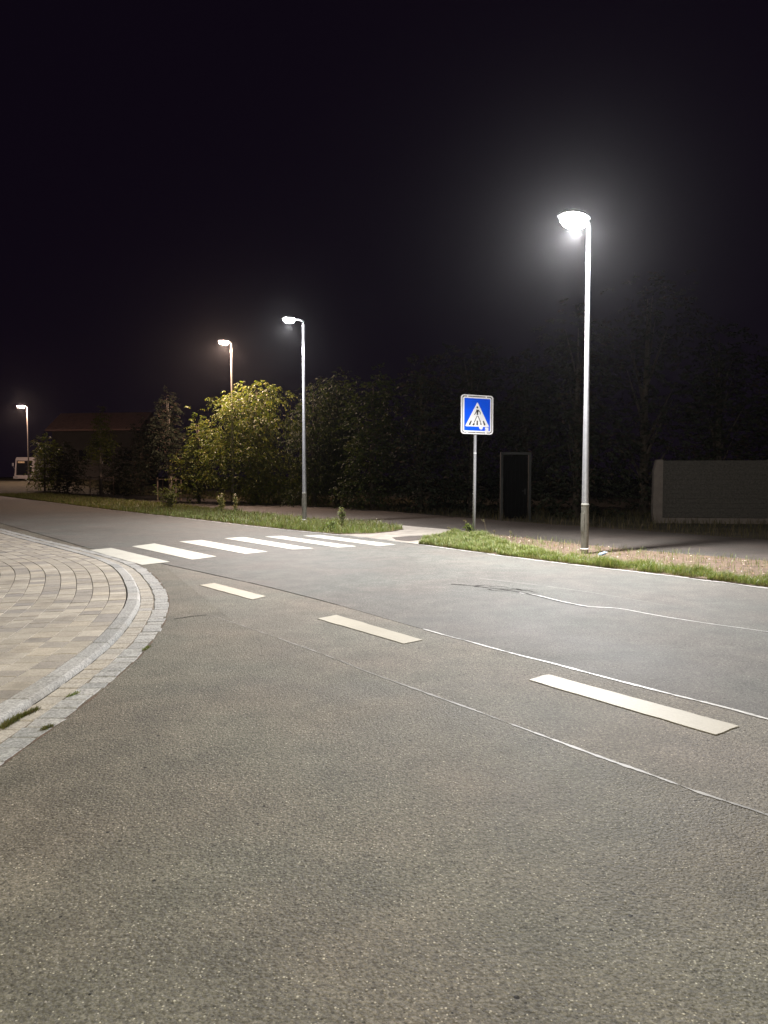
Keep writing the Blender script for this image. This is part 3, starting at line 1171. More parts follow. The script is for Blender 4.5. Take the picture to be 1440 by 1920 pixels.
# moss and weeds along the kerb and gutter joints
def weed_patch(name, pts, h, n, spread, label, mat, z=0.004):
    P_ = [Vector(gp(x, y)) for x, y in pts]
    c = sum(P_, Vector()) / len(P_)
    X = []; Y = []
    for i in range(n):
        k = random.random() * (len(P_) - 1) if len(P_) > 1 else 0
        a = P_[int(k)]; b = P_[min(int(k) + 1, len(P_) - 1)]
        q = a.lerp(b, k - int(k))
        X.append(q.x - c.x + random.gauss(0, spread)); Y.append(q.y - c.y + random.gauss(0, spread))
    X = np.array(X); Y = np.array(Y)
    hh = rng.uniform(0.3, 1.0, n) * h
    V, T = blades(X, Y, np.zeros(n), hh, 0.0035, 1.3)
    o = link(name, big_mesh(name, V, T, mat))
    o.location = (c.x, c.y, z)
    tag(o, label, 'weeds', 'weeds in the kerb joints')
    return o


weed_patch('joint_weed', [(2, 1368), (30, 1350), (70, 1332)], 0.035, 900, 0.012, 'long mossy weed growing in the joint below the kerb at the left edge', M['moss'])
weed_patch('joint_weed', [(128, 1308), (146, 1300)], 0.022, 160, 0.010, 'small green tuft in the middle of the gutter stones', M['grass'])
weed_patch('joint_weed', [(80, 1370), (98, 1362)], 0.025, 160, 0.010, 'small brownish tuft where gutter meets asphalt near the left edge', M['moss'])
weed_patch('joint_weed', [(270, 1220), (280, 1213)], 0.025, 170, 0.009, 'small green tuft where gutter meets asphalt near the bend', M['grass'])


# ------------------------------------------------------------------ plants
def leafy_plant(name, loc, h, nst, nleaf, leaf, mat, label, cat='plant', spread=0.25, stem_mat=None):
    root = empty(name, loc)
    tag(root, label, cat)
    st = MB(); V = []; Q = []
    for i in range(nst):
        a = random.uniform(0, 6.28); r = random.uniform(0, spread)
        hh = h * random.uniform(0.6, 1.0)
        top = Vector((math.cos(a) * r, math.sin(a) * r, hh))
        base = Vector((math.cos(a) * r * 0.2, math.sin(a) * r * 0.2, 0))
        mid = base.lerp(top, 0.5) + Vector((random.uniform(-.03, .03), random.uniform(-.03, .03), 0.04))
        st.tube([base, mid, top], [0.006, 0.005, 0.002], 5)
        for j in range(nleaf):
            k = random.uniform(0.15, 1.0)
            p = base.lerp(mid, k * 2) if k < 0.5 else mid.lerp(top, k * 2 - 1)
            b = random.uniform(0, 6.28)
            d = Vector((math.cos(b), math.sin(b), random.uniform(-0.1, 0.7))).normalized()
            sd = d.cross(Vector((0, 0, 1))).normalized()
            L = leaf * random.uniform(0.6, 1.1)
            bb = len(V)
            V += [p, p + d * L * .5 + sd * L * .22 + Vector((0, 0, .01)), p + d * L + Vector((0, 0, -L * .25)), p + d * L * .5 - sd * L * .22 + Vector((0, 0, .01))]
            Q.append((bb, bb + 1, bb + 2, bb + 3))
    st.build('stem', stem_mat or M['dry_grass'], root)
    link('foliage', big_mesh('foliage', np.array([tuple(v) for v in V]), np.array(Q), mat), root)
    return root


leafy_plant('verge_weed', Vector(gp(415, 962)) + Vector((0, 0, .02)), 0.78, 12, 26, 0.13, M['pale_leaf'], 'left of two pale yellow-green leafy weeds standing in the verge grass', spread=0.14)
leafy_plant('verge_weed', Vector(gp(441, 962)) + Vector((0, 0, .02)), 0.78, 7, 22, 0.13, M['pale_leaf'], 'right of two pale leafy weeds in the verge grass, thinner and browner', spread=0.08)
leafy_plant('verge_weed', Vector(gp(642, 994)) + Vector((0, 0, .02)), 0.66, 9, 18, 0.10, M['grass'], 'tall bushy green weed at the front of the left verge beside the zebra crossing', spread=0.12)
leafy_plant('verge_weed', Vector(gp(622, 997)) + Vector((0, 0, .02)), 0.30, 9, 10, 0.12, M['weed_leaf'], 'low broad-leaved weed just left of the tall weed on the verge', spread=0.22)
leafy_plant('verge_weed', Vector(gp(880, 1003)) + Vector((0, 0, .02)), 0.28, 8, 10, 0.11, M['weed_leaf'], 'broad-leaved weed at the foot of the pedestrian sign post', spread=0.15)
leafy_plant('verge_shrub', Vector(gp(318, 956)) + Vector((0, 0, .0)), 1.15, 22, 26, 0.13, M['weed_leaf'], 'small grey-green shrub on the verge in front of the staked tree', cat='shrub', spread=0.85, stem_mat=M['bark'])

# bent dry stems round the sign post
for (px, py, tx, ty, lab) in [(851, 1004, 838, 989, 'short pale grass stem leaning left in front of the crossing path'),
                              (884, 1003, 868, 976, 'long dry grass stem arching left beside the sign post'),
                              (911, 1004, 905, 975, 'feathery grass stem just right of the sign post'),
                              (927, 1009, 927, 996, 'short upright stem right of the sign post'),
                              (958, 1015, 957, 998, 'thin upright pale stem alone on the right verge')]:
    b = Vector(gp(px, py))
    t = wp(tx, ty, b.y)
    root = empty('grass_stem', b + Vector((0, 0, 0.018)))
    tag(root, lab, 'grass stem', 'dry stems around the sign post')
    top = t - root.location
    mb = MB()
    mb.tube([(0, 0, 0), (top.x * 0.25, 0.01, top.z * 0.65), (top.x * 0.7, 0, top.z * 0.98), (top.x, 0, top.z * 0.97)], [0.006, 0.005, 0.005, 0.002], 5)
    mb.build('stem', M['dry_grass'], root)
    V = []; Q = []
    for j in range(14):
        p = Vector((top.x * (0.6 + 0.4 * j / 14), 0, top.z * 0.97))
        d = Vector((random.uniform(-1, 1), random.uniform(-1, 1), random.uniform(-.6, .8))).normalized() * 0.05
        s_ = Vector((0.008, 0, 0.004)); bb = len(V)
        V += [p, p + d * .5 + s_, p + d, p + d * .5 - s_]
        Q.append((bb, bb + 1, bb + 2, bb + 3))
    link('seed_head', big_mesh('seed_head', np.array([tuple(v) for v in V]), np.array(Q), M['dry_grass']), root)


# ------------------------------------------------------------------ trees
def crown_leaves(blobs, n_twigs, leaf_len, leaf_w, droop=0.5, per=7, seed=0, shell=0.55):
    """blobs: (centre, radii); twigs placed mainly in the outer part of each blob"""
    r = np.random.default_rng(seed)
    vol = np.array([b[1][0] * b[1][1] * b[1][2] for b in blobs]) ** 0.7
    vol = vol / vol.sum()
    Vs = []
    for bi, (c, rad) in enumerate(blobs):
        n = max(3, int(n_twigs * vol[bi]))
        d = r.normal(size=(n, 3)); d /= np.linalg.norm(d, axis=1)[:, None]
        rr = shell + (1.08 - shell) * r.uniform(0, 1, n) ** 0.6
        rr *= 1 + 0.14 * np.sin(d[:, 0] * 7 + d[:, 2] * 5 + bi) + 0.12 * np.sin(d[:, 1] * 11 + d[:, 2] * 9)
        p = np.array(c)[None] + d * rr[:, None] * np.array(rad)[None]
        # twig direction outwards and up, bending down
        td = d * np.array([1, 1, 0.5])[None] + np.array([0, 0, 0.35])[None] + r.normal(size=(n, 3)) * 0.35
        td /= np.linalg.norm(td, axis=1)[:, None]
        L = leaf_len * r.uniform(1.8, 3.4, n)
        for j in range(per):
            k = (j + 0.5) / per
            q = p + td * (L * k)[:, None] + np.array([0, 0, -1])[None] * (droop * L * k * k)[:, None]
            side = np.cross(td, np.array([0, 0, 1.0])[None]); side /= (np.linalg.norm(side, axis=1)[:, None] + 1e-6)
            sg = 1 if j % 2 else -1
            ld = td * 0.5 + side * sg * 0.8 + np.array([0, 0, -droop])[None] + r.normal(size=(n, 3)) * 0.3
            ld /= np.linalg.norm(ld, axis=1)[:, None]
            wv = np.cross(ld, r.normal(size=(n, 3))); wv /= (np.linalg.norm(wv, axis=1)[:, None] + 1e-6)
            ll = leaf_len * r.uniform(0.6, 1.15, n)[:, None]; lw = leaf_w * r.uniform(0.7, 1.2, n)[:, None]
            quad = np.stack([q, q + ld * ll * 0.45 + wv * lw * 0.5, q + ld * ll, q + ld * ll * 0.45 - wv * lw * 0.5], 1)
            Vs.append(quad.reshape(-1, 3))
    V = np.concatenate(Vs, 0)
    Q = np.arange(len(V)).reshape(-1, 4)
    return V, Q


def tree(name, base, height, width, label, cat, mat, bark, n_twigs=700, leaf=0.16, lw=0.07, clear=0.25, group=None,
         shape='round', seed=1, droop=0.5, nblob=9, lean=(0, 0), per=7):
    r = random.Random(seed)
    root = empty(name, base)
    tag(root, label, cat, group)
    H = height
    # trunk and limbs
    tk = MB()
    tr = max(0.03, H * 0.016)
    tpts = [(0, 0, -0.1), (0.02 * H * r.uniform(-1, 1), 0, H * 0.3), (lean[0] * 0.6, lean[1] * 0.6, H * 0.62), (lean[0], lean[1], H * 0.9)]
    tk.tube(tpts, [tr * 1.25, tr, tr * 0.6, tr * 0.15], 8)
    tk.build('trunk', bark, root, smooth=True)
    blobs = []
    z0 = H * clear
    for i in range(nblob):
        k = (i + 0.5) / nblob
        z = z0 + (H - z0) * ((0.03 if shape == 'hedge' else 0.12) + (0.89 if shape == 'hedge' else 0.80) * k)
        if shape == 'cone':
            rw = width / 2 * (1.0 - 0.80 * k) * r.uniform(0.8, 1.15)
        elif shape == 'hedge':
            rw = width / 2 * (1.0 if k < 0.7 else 0.75) * r.uniform(0.8, 1.05)
        else:
            rw = width / 2 * math.sin(math.pi * min(1, 0.18 + 0.78 * k)) ** 0.7 * r.uniform(0.75, 1.05)
        a = r.uniform(0, 6.28) + i * 2.4
        off = rw * 0.42
        bl = max(0.25, rw * 0.68)
        blobs.append(((math.cos(a) * off + lean[0] * k, math.sin(a) * off + lean[1] * k, z), (bl, bl, max(0.3, (H - z0) / nblob * 1.5))))
    br = MB()
    for c, rad in blobs:
        s_ = max(0.12 * H, c[2] - rad[2] - 0.15 * H)
        br.tube([(0, 0, s_), (c[0] * 0.5, c[1] * 0.5, (s_ + c[2]) / 2), c], [tr * 0.45, tr * 0.28, tr * 0.08], 5)
    br.build('branches', bark, root, smooth=True)
    V, Q = crown_leaves(blobs, n_twigs, leaf, lw, droop=droop, per=per, seed=seed)
    V[:, 2] = np.maximum(V[:, 2], 0.05)
    link('crown', big_mesh('crown', V, Q, mat), root)
    return root


def tree_px(name, px, top, Y, wpx, **kw):
    """tree standing at distance Y whose top shows at row 'top' and whose crown is wpx columns wide"""
    t = wp(px, top, Y)
    gz = terrain(t.x, Y) - 0.03
    return tree(name, (t.x, Y, gz), t.z - gz, wpx * Y / F, **kw)


# the tree lit by the warm lamp, and the shrubs around it
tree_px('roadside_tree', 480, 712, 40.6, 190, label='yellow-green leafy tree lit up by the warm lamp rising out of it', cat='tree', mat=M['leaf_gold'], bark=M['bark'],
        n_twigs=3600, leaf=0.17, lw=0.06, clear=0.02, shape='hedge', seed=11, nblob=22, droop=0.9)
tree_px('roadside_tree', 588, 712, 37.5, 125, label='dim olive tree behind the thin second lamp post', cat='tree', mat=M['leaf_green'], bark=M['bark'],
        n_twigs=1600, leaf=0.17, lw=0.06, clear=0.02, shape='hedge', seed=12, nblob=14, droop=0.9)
tree_px('roadside_tree', 632, 694, 38.0, 110, label='pointed dark tree just right of the second lamp post', cat='tree', mat=M['leaf_green'], bark=M['bark'],
        n_twigs=900, leaf=0.20, lw=0.08, clear=0.03, shape='round', seed=13, nblob=12)
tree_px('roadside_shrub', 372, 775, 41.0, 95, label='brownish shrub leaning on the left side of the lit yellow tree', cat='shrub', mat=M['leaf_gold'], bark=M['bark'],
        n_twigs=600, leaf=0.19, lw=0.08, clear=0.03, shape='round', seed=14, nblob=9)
# staked young trees and dark hedge to the left
t1 = tree_px('young_tree', 315, 730, 45.0, 78, label='tall dark young tree inside a frame of wooden stakes', cat='tree', mat=M['leaf_dark'], bark=M['pale_bark'],
             n_twigs=800, leaf=0.19, lw=0.08, clear=0.26, shape='cone', seed=15, nblob=12)
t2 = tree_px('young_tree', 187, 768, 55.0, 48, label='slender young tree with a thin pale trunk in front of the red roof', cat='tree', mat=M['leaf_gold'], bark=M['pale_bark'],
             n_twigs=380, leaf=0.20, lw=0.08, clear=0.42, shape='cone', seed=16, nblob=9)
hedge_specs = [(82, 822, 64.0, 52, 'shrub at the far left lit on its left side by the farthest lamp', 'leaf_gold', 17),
               (125, 832, 62.0, 66, 'dark round shrub between the lit left shrub and the slender young tree', 'leaf_dark', 18),
               (222, 838, 60.0, 80, 'low dark shrub right behind the slender young tree', 'leaf_dark', 19),
               (262, 790, 56.0, 66, 'dark tree hiding the right end of the red roof', 'leaf_dark', 20)]
for (px, top, Y, wpx, lab, mt, sd) in hedge_specs:
    tree_px('hedge_shrub', px, top, Y, wpx, label=lab, cat='shrub', mat=M[mt], bark=M['bark'], n_twigs=520, leaf=0.22, lw=0.10,
            clear=0.02, shape='hedge', seed=sd, nblob=10)
# dark trees behind the footpath
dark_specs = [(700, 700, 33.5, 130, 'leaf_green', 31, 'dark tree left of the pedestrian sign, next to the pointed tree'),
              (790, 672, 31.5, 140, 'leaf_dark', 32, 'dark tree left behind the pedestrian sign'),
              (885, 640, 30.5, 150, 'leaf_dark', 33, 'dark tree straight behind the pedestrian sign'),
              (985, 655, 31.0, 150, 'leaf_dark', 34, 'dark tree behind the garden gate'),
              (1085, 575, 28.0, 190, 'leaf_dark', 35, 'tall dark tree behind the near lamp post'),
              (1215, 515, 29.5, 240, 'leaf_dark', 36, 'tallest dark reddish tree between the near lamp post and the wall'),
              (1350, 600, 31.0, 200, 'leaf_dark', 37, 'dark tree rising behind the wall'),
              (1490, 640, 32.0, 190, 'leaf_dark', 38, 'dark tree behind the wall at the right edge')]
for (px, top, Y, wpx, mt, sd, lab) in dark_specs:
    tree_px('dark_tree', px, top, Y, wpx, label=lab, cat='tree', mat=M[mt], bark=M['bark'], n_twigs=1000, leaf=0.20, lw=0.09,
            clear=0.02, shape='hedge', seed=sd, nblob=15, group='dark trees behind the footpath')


def stakes(root_loc, n, r, h, label):
    root = empty('tree_stakes', root_loc)
    tag(root, label, 'tree stakes', 'stake frames around young trees')
    ps = []
    for i in range(n):
        a = math.pi / 4 + i * 2 * math.pi / n
        x, y = r * math.cos(a), r * math.sin(a)
        ps.append(Vector((x, y, h * 0.92)))
        mb = MB(); mb.tube([(x, y, -0.05), (x, y, h * 0.98), (x, y, h)], [0.05, 0.045, 0.03], 8)
        mb.build('stake', M['stake'], root)
    for i in range(n):
        mb = MB(); mb.tube([ps[i], ps[(i + 1) % n]], 0.032, 6)
        mb.build('crossbar', M['stake'], root)
    return root


stakes(t1.location, 4, 0.78, 1.45, 'four wooden stakes with crossbars around the tall young tree')
stakes(t2.location, 3, 0.95, 1.55, 'three reddish wooden stakes around the slender young tree')

# boulder by the path
mb = MB()
rb = random.Random(5)
for j in range(7):
    for i in range(10):
        th = math.pi * 0.5 * j / 6; ph = 2 * math.pi * i / 10
        k = rb.uniform(0.88, 1.08)
        mb.v.append((0.42 * math.cos(th) * math.cos(ph) * k, 0.34 * math.cos(th) * math.sin(ph) * k, 0.34 * math.sin(th) * k))
for j in range(6):
    for i in range(10):
        a = j * 10 + i; b = j * 10 + (i + 1) % 10
        mb.f.append((a, b, b + 10, a + 10))
o = mb.build('boulder', M['pale_bark'], smooth=True)
bq = gp(214, 927)
o.location = (bq[0], bq[1], -0.03)
tag(o, 'rounded brownish boulder on the grass right of the slender young tree', 'boulder')

# ------------------------------------------------------------------ street lamps
def make_lamp(name, base, H, arm_dir, arm, head_len, head_w, power, col, label, led=True, spot=True, bowl_strength=300, r0=0.072, rt=0.042, tilt=22, depth=None, cone=150, blend=0.6, mats=None):
    ang = math.atan2(arm_dir[1], arm_dir[0])
    root = empty(name, base, ang)
    tag(root, label, 'street lamp', 'street lamps along the road')
    up_m, low_m = mats or (M['galv'], M['galv_low'])
    # pole: wider lower section, then a long tapered tube
    mb = MB(); mb.tube([(0, 0, -0.1), (0, 0, 0.96)], [r0, r0], 20, False); low = mb.build('pole_base', low_m, root, smooth=True)
    mb = MB(); mb.box((r0 * 0.9, 0, 0.62), (0.02, r0 * 1.1, 0.34)); mb.build('hatch', low_m, low)
    mb = MB(); mb.tube([(0, 0, 0.10), (0, 0, 0.125)], [r0 + 0.004] * 2, 20); mb.build('white_band', M['white_metal'], low, smooth=True)
    mb = MB(); mb.tube([(0, 0, 0.955), (0, 0, 0.985)], [r0 + 0.003, r0 * 0.93], 20); mb.build('collar', low_m, root)
    mb = MB()
    mb.tube([(0, 0, 0.98), (0, 0, H * 0.45), (0, 0, H * 0.46), (0, 0, H - 0.10)], [r0 * 0.9, r0 * 0.74, r0 * 0.70, rt], 18, False)
    mb.build('pole', up_m, root, smooth=True)
    mb = MB()
    mb.tube([(0, 0, H - 0.11), (0, 0, H - 0.02), (arm * 0.15, 0, H + 0.01), (arm, 0, H + 0.03)], [rt * 0.8, rt * 0.8, rt * 0.75, rt * 0.7], 12)
    mb.build('arm', up_m, root, smooth=True)
    # luminaire: tapered flat housing
    hx0, hx1 = arm - 0.05, arm + head_len
    n = 20
    hb = MB()
    prof = []
    for i in range(n):
        t = 2 * math.pi * i / n
        cx = (hx0 + hx1) / 2 + math.cos(t) * head_len * 0.54
        wy = math.copysign(abs(math.sin(t)) ** 0.7, math.sin(t)) * head_w / 2 * (1.0 + 0.12 * math.cos(t))
        prof.append((cx, wy))
    zs = [(H + 0.005, 0.97), (H + 0.03, 1.0), (H + 0.065, 0.9), (H + 0.085, 0.6)]
    cxm = (hx0 + hx1) / 2
    for z, k in zs:
        for (x, y) in prof:
            hb.v.append((cxm + (x - cxm) * k, y * k, z))
    for j in range(len(zs) - 1):
        for i in range(n):
            i2 = (i + 1) % n
            hb.f.append((j * n + i, j * n + i2, (j + 1) * n + i2, (j + 1) * n + i))
    hb.f.append(tuple(reversed(range(n)))); hb.f.append(tuple((len(zs) - 1) * n + i for i in range(n)))
    head = hb.build('lamp_head', M['housing'], root, smooth=False)
    # glowing drop lens under the housing, deepened to imitate the lamp's glare
    lb = MB()
    depth = depth or (0.12 if led else 0.15)
    zl = [(H + 0.003, 0.84), (H - depth * 0.45, 0.80), (H - depth * 0.8, 0.62), (H - depth, 0.34)]
    for z, k in zl:
        for (x, y) in prof:
            lb.v.append((cxm + (x - cxm) * k, y * k, z))
    for j in range(len(zl) - 1):
        for i in range(n):
            i2 = (i + 1) % n
            lb.f.append((j * n + i2, j * n + i, (j + 1) * n + i, (j + 1) * n + i2))
    lb.f.append(tuple((len(zl) - 1) * n + i for i in reversed(range(n))))
    lb.build('lamp_lens', glow_mat('lit_lens', col, bowl_strength), head, smooth=True)
    if spot:
        ld = bpy.data.lights.new('lamp_light', 'SPOT')
        ld.energy = power
        ld.color = col
        ld.spot_size = math.radians(cone)
        ld.spot_blend = blend
        ld.shadow_soft_size = 0.09
        lo = bpy.data.objects.new('lamp_light', ld)
        COL.objects.link(lo)
        lo.parent = root
        lo.location = (cxm, 0, H - depth - 0.095 + 0.03)
        ld.shadow_soft_size = 0.055
        # spot looks down its -Z; tilt it towards the road (+X local)
        lo.rotation_euler = (0, -math.radians(tilt), 0)
        lo['kind'] = 'structure' if False else 'light'
    return root


RN = (-0.80, -0.60)
b1 = gp(1096, 1040)
H1 = 6.25
make_lamp('street_lamp', (b1[0], b1[1], 0), H1, RN, 0.12, 0.64, 0.46, P_NEAR, COOL,
          'tall slim steel street lamp with cold white light, nearest, on the right verge', depth=0.19, bowl_strength=170)
b2 = gp(571, 981)
make_lamp('street_lamp', (b2[0], b2[1], 0), wp(568, 602, b2[1]).z, RN, 0.34, 0.40, 0.32, P_SECOND, COOL,
          'second steel lamp with cold white light on the left verge beside the zebra crossing', bowl_strength=200)
t3 = wp(434, 641, 39.9)
make_lamp('street_lamp', (t3.x, 39.9, -0.03), t3.z, RN, 0.15, 0.62, 0.36, P_OLD, WARM,
          'older lamp with warm orange-white light rising out of the lit yellow tree', led=False, bowl_strength=110, r0=0.085, rt=0.055,
          mats=(M['old_pole'], M['old_pole']), tilt=5, cone=172, blend=0.3)
Y4 = 72.0
t4 = wp(51, 762, Y4)
g4 = terrain(t4.x, Y4) - 0.03
make_lamp('street_lamp', (t4.x, Y4, g4), t4.z - g4, RN, 0.2, 0.75, 0.42, P_OLD * 0.35, WARM,
          'farthest lamp with warm light, leftmost of all, above the parked white vehicle', led=False, bowl_strength=300, r0=0.085, rt=0.055,
          mats=(M['old_pole'], M['old_pole']), tilt=5, cone=170, blend=0.3)
# the street goes on behind the photographer, lit by its own lamp
make_lamp('street_lamp', (-3.4, -7.5, 0.05), 7.0, (0.95, 0.2), 0.3, 0.62, 0.34, P_BACK, CREAM,
          'street lamp standing on the pavement behind the camera', bowl_strength=100, tilt=30, cone=165, blend=0.5)

# ------------------------------------------------------------------ pedestrian crossing sign
sb = gp(890, 1003)
SD = sb[1]
sc = wp(894.5, 777.5, SD)
sign = empty('pedestrian_sign', (sb[0], sb[1], 0), math.radians(25))
sign.rotation_euler = (0, math.radians(0.35), math.radians(25))
tag(sign, 'blue and white pedestrian crossing sign on a grey post in the right verge', 'traffic sign')
cz = sc.z
mb = MB(); mb.tube([(0, 0.03, -0.1), (0, 0.03, cz - 0.2), (0, 0.03, cz + 0.42)], [0.040, 0.038, 0.038], 16)
mb.build('post', M['galv'], sign, smooth=True)


def rrect(w_, h_, r, k=6):
    pts = []
    for (sx, sz, a0) in ((1, 1, 0), (-1, 1, 90), (-1, -1, 180), (1, -1, 270)):
        for i in range(k + 1):
            a = math.radians(a0 + 90 * i / k)
            pts.append((sx * (w_ / 2 - r) + r * math.cos(a), sz * (h_ / 2 - r) + r * math.sin(a)))
    return pts


SW, SH = 0.985, 1.125
def sh(pl, dx=0.0):
    return [(x + dx, z + cz) for x, z in pl]
XO = 0.02
mb = MB(); mb.ring(sh(rrect(SW, SH, 0.085), XO), sh(rrect(SW - 0.060, SH - 0.060, 0.06), XO), -0.035, 0.0); mb.build('frame', M['white_metal'], sign)
mb = MB(); mb.prism(sh(rrect(SW - 0.03, SH - 0.03, 0.07), XO), -0.002, 0.006); mb.build('back_plate', M['sign_back'], sign)
mb = MB(); mb.prism(sh(rrect(SW - 0.110, SH - 0.110, 0.06), XO), -0.028, -0.020); face = mb.build('sign_face', M['white_metal'], sign)
mb = MB(); mb.prism(sh(rrect(SW - 0.190, SH - 0.195, 0.022), XO), -0.030, -0.0275); mb.build('blue_field', M['sign_blue'], face)


def rounded_tri(hw, z0, z1, r=0.018):
    pts = [(-hw, z0), (hw, z0), (0, z1)]
    out = []
    n = 3
    for i in range(3):
        a = Vector(pts[i - 1]); b = Vector(pts[i]); c = Vector(pts[(i + 1) % 3])
        u = (a - b).normalized(); v = (c - b).normalized()
        for k in range(4):
            t = k / 3
            p0 = b + u * r * 1.6; p1 = b + v * r * 1.6
            q = p0.lerp(b, t * 0.8).lerp(b.lerp(p1, 0.2 + 0.8 * t), t)
            out.append((q.x, q.y))
    return out


mb = MB(); mb.prism([(x + XO, z + cz) for x, z in rounded_tri(0.372, -0.345, 0.365)], -0.0325, -0.0300)
tri = mb.build('white_triangle', M['white_metal'], face)
pic = MB()


def stroke(pts, w0, w1=None):
    w1 = w0 if w1 is None else w1
    for (a, b) in zip(pts[:-1], pts[1:]):
        a = Vector(a); b = Vector(b)
        d = (b - a).normalized(); s = Vector((-d.y, d.x))
        pl = [a - s * w0 / 2, b - s * w1 / 2, b + s * w1 / 2, a + s * w0 / 2]
        pic.prism([(p.x + XO, p.y + cz) for p in pl], -0.0345, -0.0326)


def zz(x, y):
    """a mark read off the sign: its local position in metres"""
    return ((x - 712) * 0.00096, -(y - 0.035 * (x - 712) - 918) * 0.00092)


hd = zz(708, 690)
pic.prism([(hd[0] + XO + 0.026 * math.cos(a), hd[1] + cz + 0.030 * math.sin(a)) for a in [2 * math.pi * i / 14 for i in range(14)]], -0.0345, -0.0326)
stroke([zz(716, 765), zz(714, 850)], 0.085, 0.045)
stroke([zz(714, 850), zz(714, 928)], 0.045, 0.048)
stroke([zz(700, 785), zz(660, 860)], 0.030, 0.022)
stroke([zz(660, 860), zz(618, 925)], 0.022, 0.018)
stroke([zz(735, 778), zz(790, 830)], 0.030, 0.022)
stroke([zz(790, 830), zz(806, 860)], 0.022, 0.020)
stroke([zz(806, 860), zz(800, 915)], 0.020, 0.016)
stroke([zz(700, 965), zz(610, 1165)], 0.016, 0.024)
stroke([zz(735, 965), zz(825, 1168)], 0.016, 0.024)
stroke([zz(695, 965), zz(740, 965)], 0.014)
stroke([zz(622, 1195), zz(570, 1242)], 0.050, 0.045)
stroke([zz(808, 1195), zz(850, 1228)], 0.045, 0.030)
stroke([zz(522, 1108), zz(458, 1240)], 0.034, 0.055)
stroke([zz(710, 1108), zz(708, 1245)], 0.034, 0.048)
stroke([zz(902, 1115), zz(955, 1250)], 0.032, 0.050)
pic.build('pictogram', M['black'], face)
c_ = zz(832, 1318)
mb = MB(); mb.prism([(c_[0] + XO + 0.063 * math.cos(a), c_[1] + cz + 0.063 * math.sin(a)) for a in [2 * math.pi * i / 22 for i in range(22)]], -0.0358, -0.0347)
o = mb.build('round_sticker', M['sticker'], face); o['label'] = 'round white sticker at the foot of the triangle'
c_ = zz(1018, 1385)
mb = MB(); mb.prism([(c_[0] + XO + dx * 0.054, c_[1] + cz + dz * 0.060) for dx, dz in ((-1, -1), (1, -1), (1, 1), (-1, 1))], -0.0358, -0.0347)
o = mb.build('square_sticker', M['sticker'], face); o['label'] = 'square white sticker in the lower right corner'
mb = MB(); mb.prism([(c_[0] + XO - 0.03 + dx * 0.012, c_[1] + cz - 0.012 + dz * 0.016) for dx, dz in ((-1, -1), (1, -.4), (1, .6), (-1, 1))], -0.0364, -0.0359)
mb.build('sticker_print', M['sign_blue'], face)
for (dx, dz) in ((-0.30, 1), (0.27, 1), (-0.30, -1), (0.27, -1)):
    mb = MB(); mb.box((dx + XO, -0.031, cz + dz * (SH / 2 - 0.045)), (0.035, 0.012, 0.05)); mb.build('clip', M['white_metal'], sign)
Ks = 0.875
Tm = Matrix.Translation((XO, 0, cz)) @ Matrix.Diagonal((Ks * 1.10, 1, Ks, 1)) @ Matrix.Translation((-XO, 0, -cz))
def sign_parts(o):
    for ch in children(o):
        if not ch.name.startswith('post'):
            ch.data.transform(Tm)
        sign_parts(ch)
sign_parts(sign)
for dz in (0.35, -0.35):
    mb = MB(); mb.tube([(0, 0.03, cz + dz - 0.02), (0, 0.03, cz + dz + 0.02)], 0.046, 16); mb.build('clamp', M['galv'], sign)
mb = MB(); mb.tube([(0, 0.03, cz - 0.98), (0, 0.03, cz - 0.965)], 0.041, 16); mb.build('post_band', M['white_metal'], sign)

# ------------------------------------------------------------------ gate in the hedge
gY = 25.6
gl = wp(938, 848, gY); gr = wp(996, 848, gY)
gate = empty('garden_gate', ((gl.x + gr.x) / 2, gY, -0.03), math.radians(4))
tag(gate, 'dark garden gate with a grey metal frame among the trees right of the sign', 'gate')
W = gr.x - gl.x; H = gl.z + 0.03
for sx in (-1, 1):
    mb = MB(); mb.box((sx * (W / 2 - 0.04), 0, H / 2), (0.08, 0.12, H)); mb.build('gate_post', M['gate_metal'], gate)
mb = MB(); mb.box((0, 0, H - 0.04), (W - 0.165, 0.115, 0.08)); mb.build('lintel', M['gate_metal'], gate)
leafp = empty  # no-op alias
nb = 6
for i in range(nb):
    x = -W / 2 + 0.115 + (W - 0.23) * (i + 0.5) / nb
    mb = MB(); mb.box((x, 0.0, (H - 0.12) / 2 + 0.03), ((W - 0.23) / nb - 0.01, 0.035, H - 0.19)); mb.build('board', M['door_wood'], gate)
mb = MB(); mb.tube([(W / 2 - 0.20, -0.02, 1.02), (W / 2 - 0.20, -0.07, 1.02), (W / 2 - 0.32, -0.075, 1.02)], 0.012, 8); mb.box((W / 2 - 0.20, -0.022, 1.0), (0.04, 0.008, 0.2))
mb.build('handle', M['gate_metal'], gate)

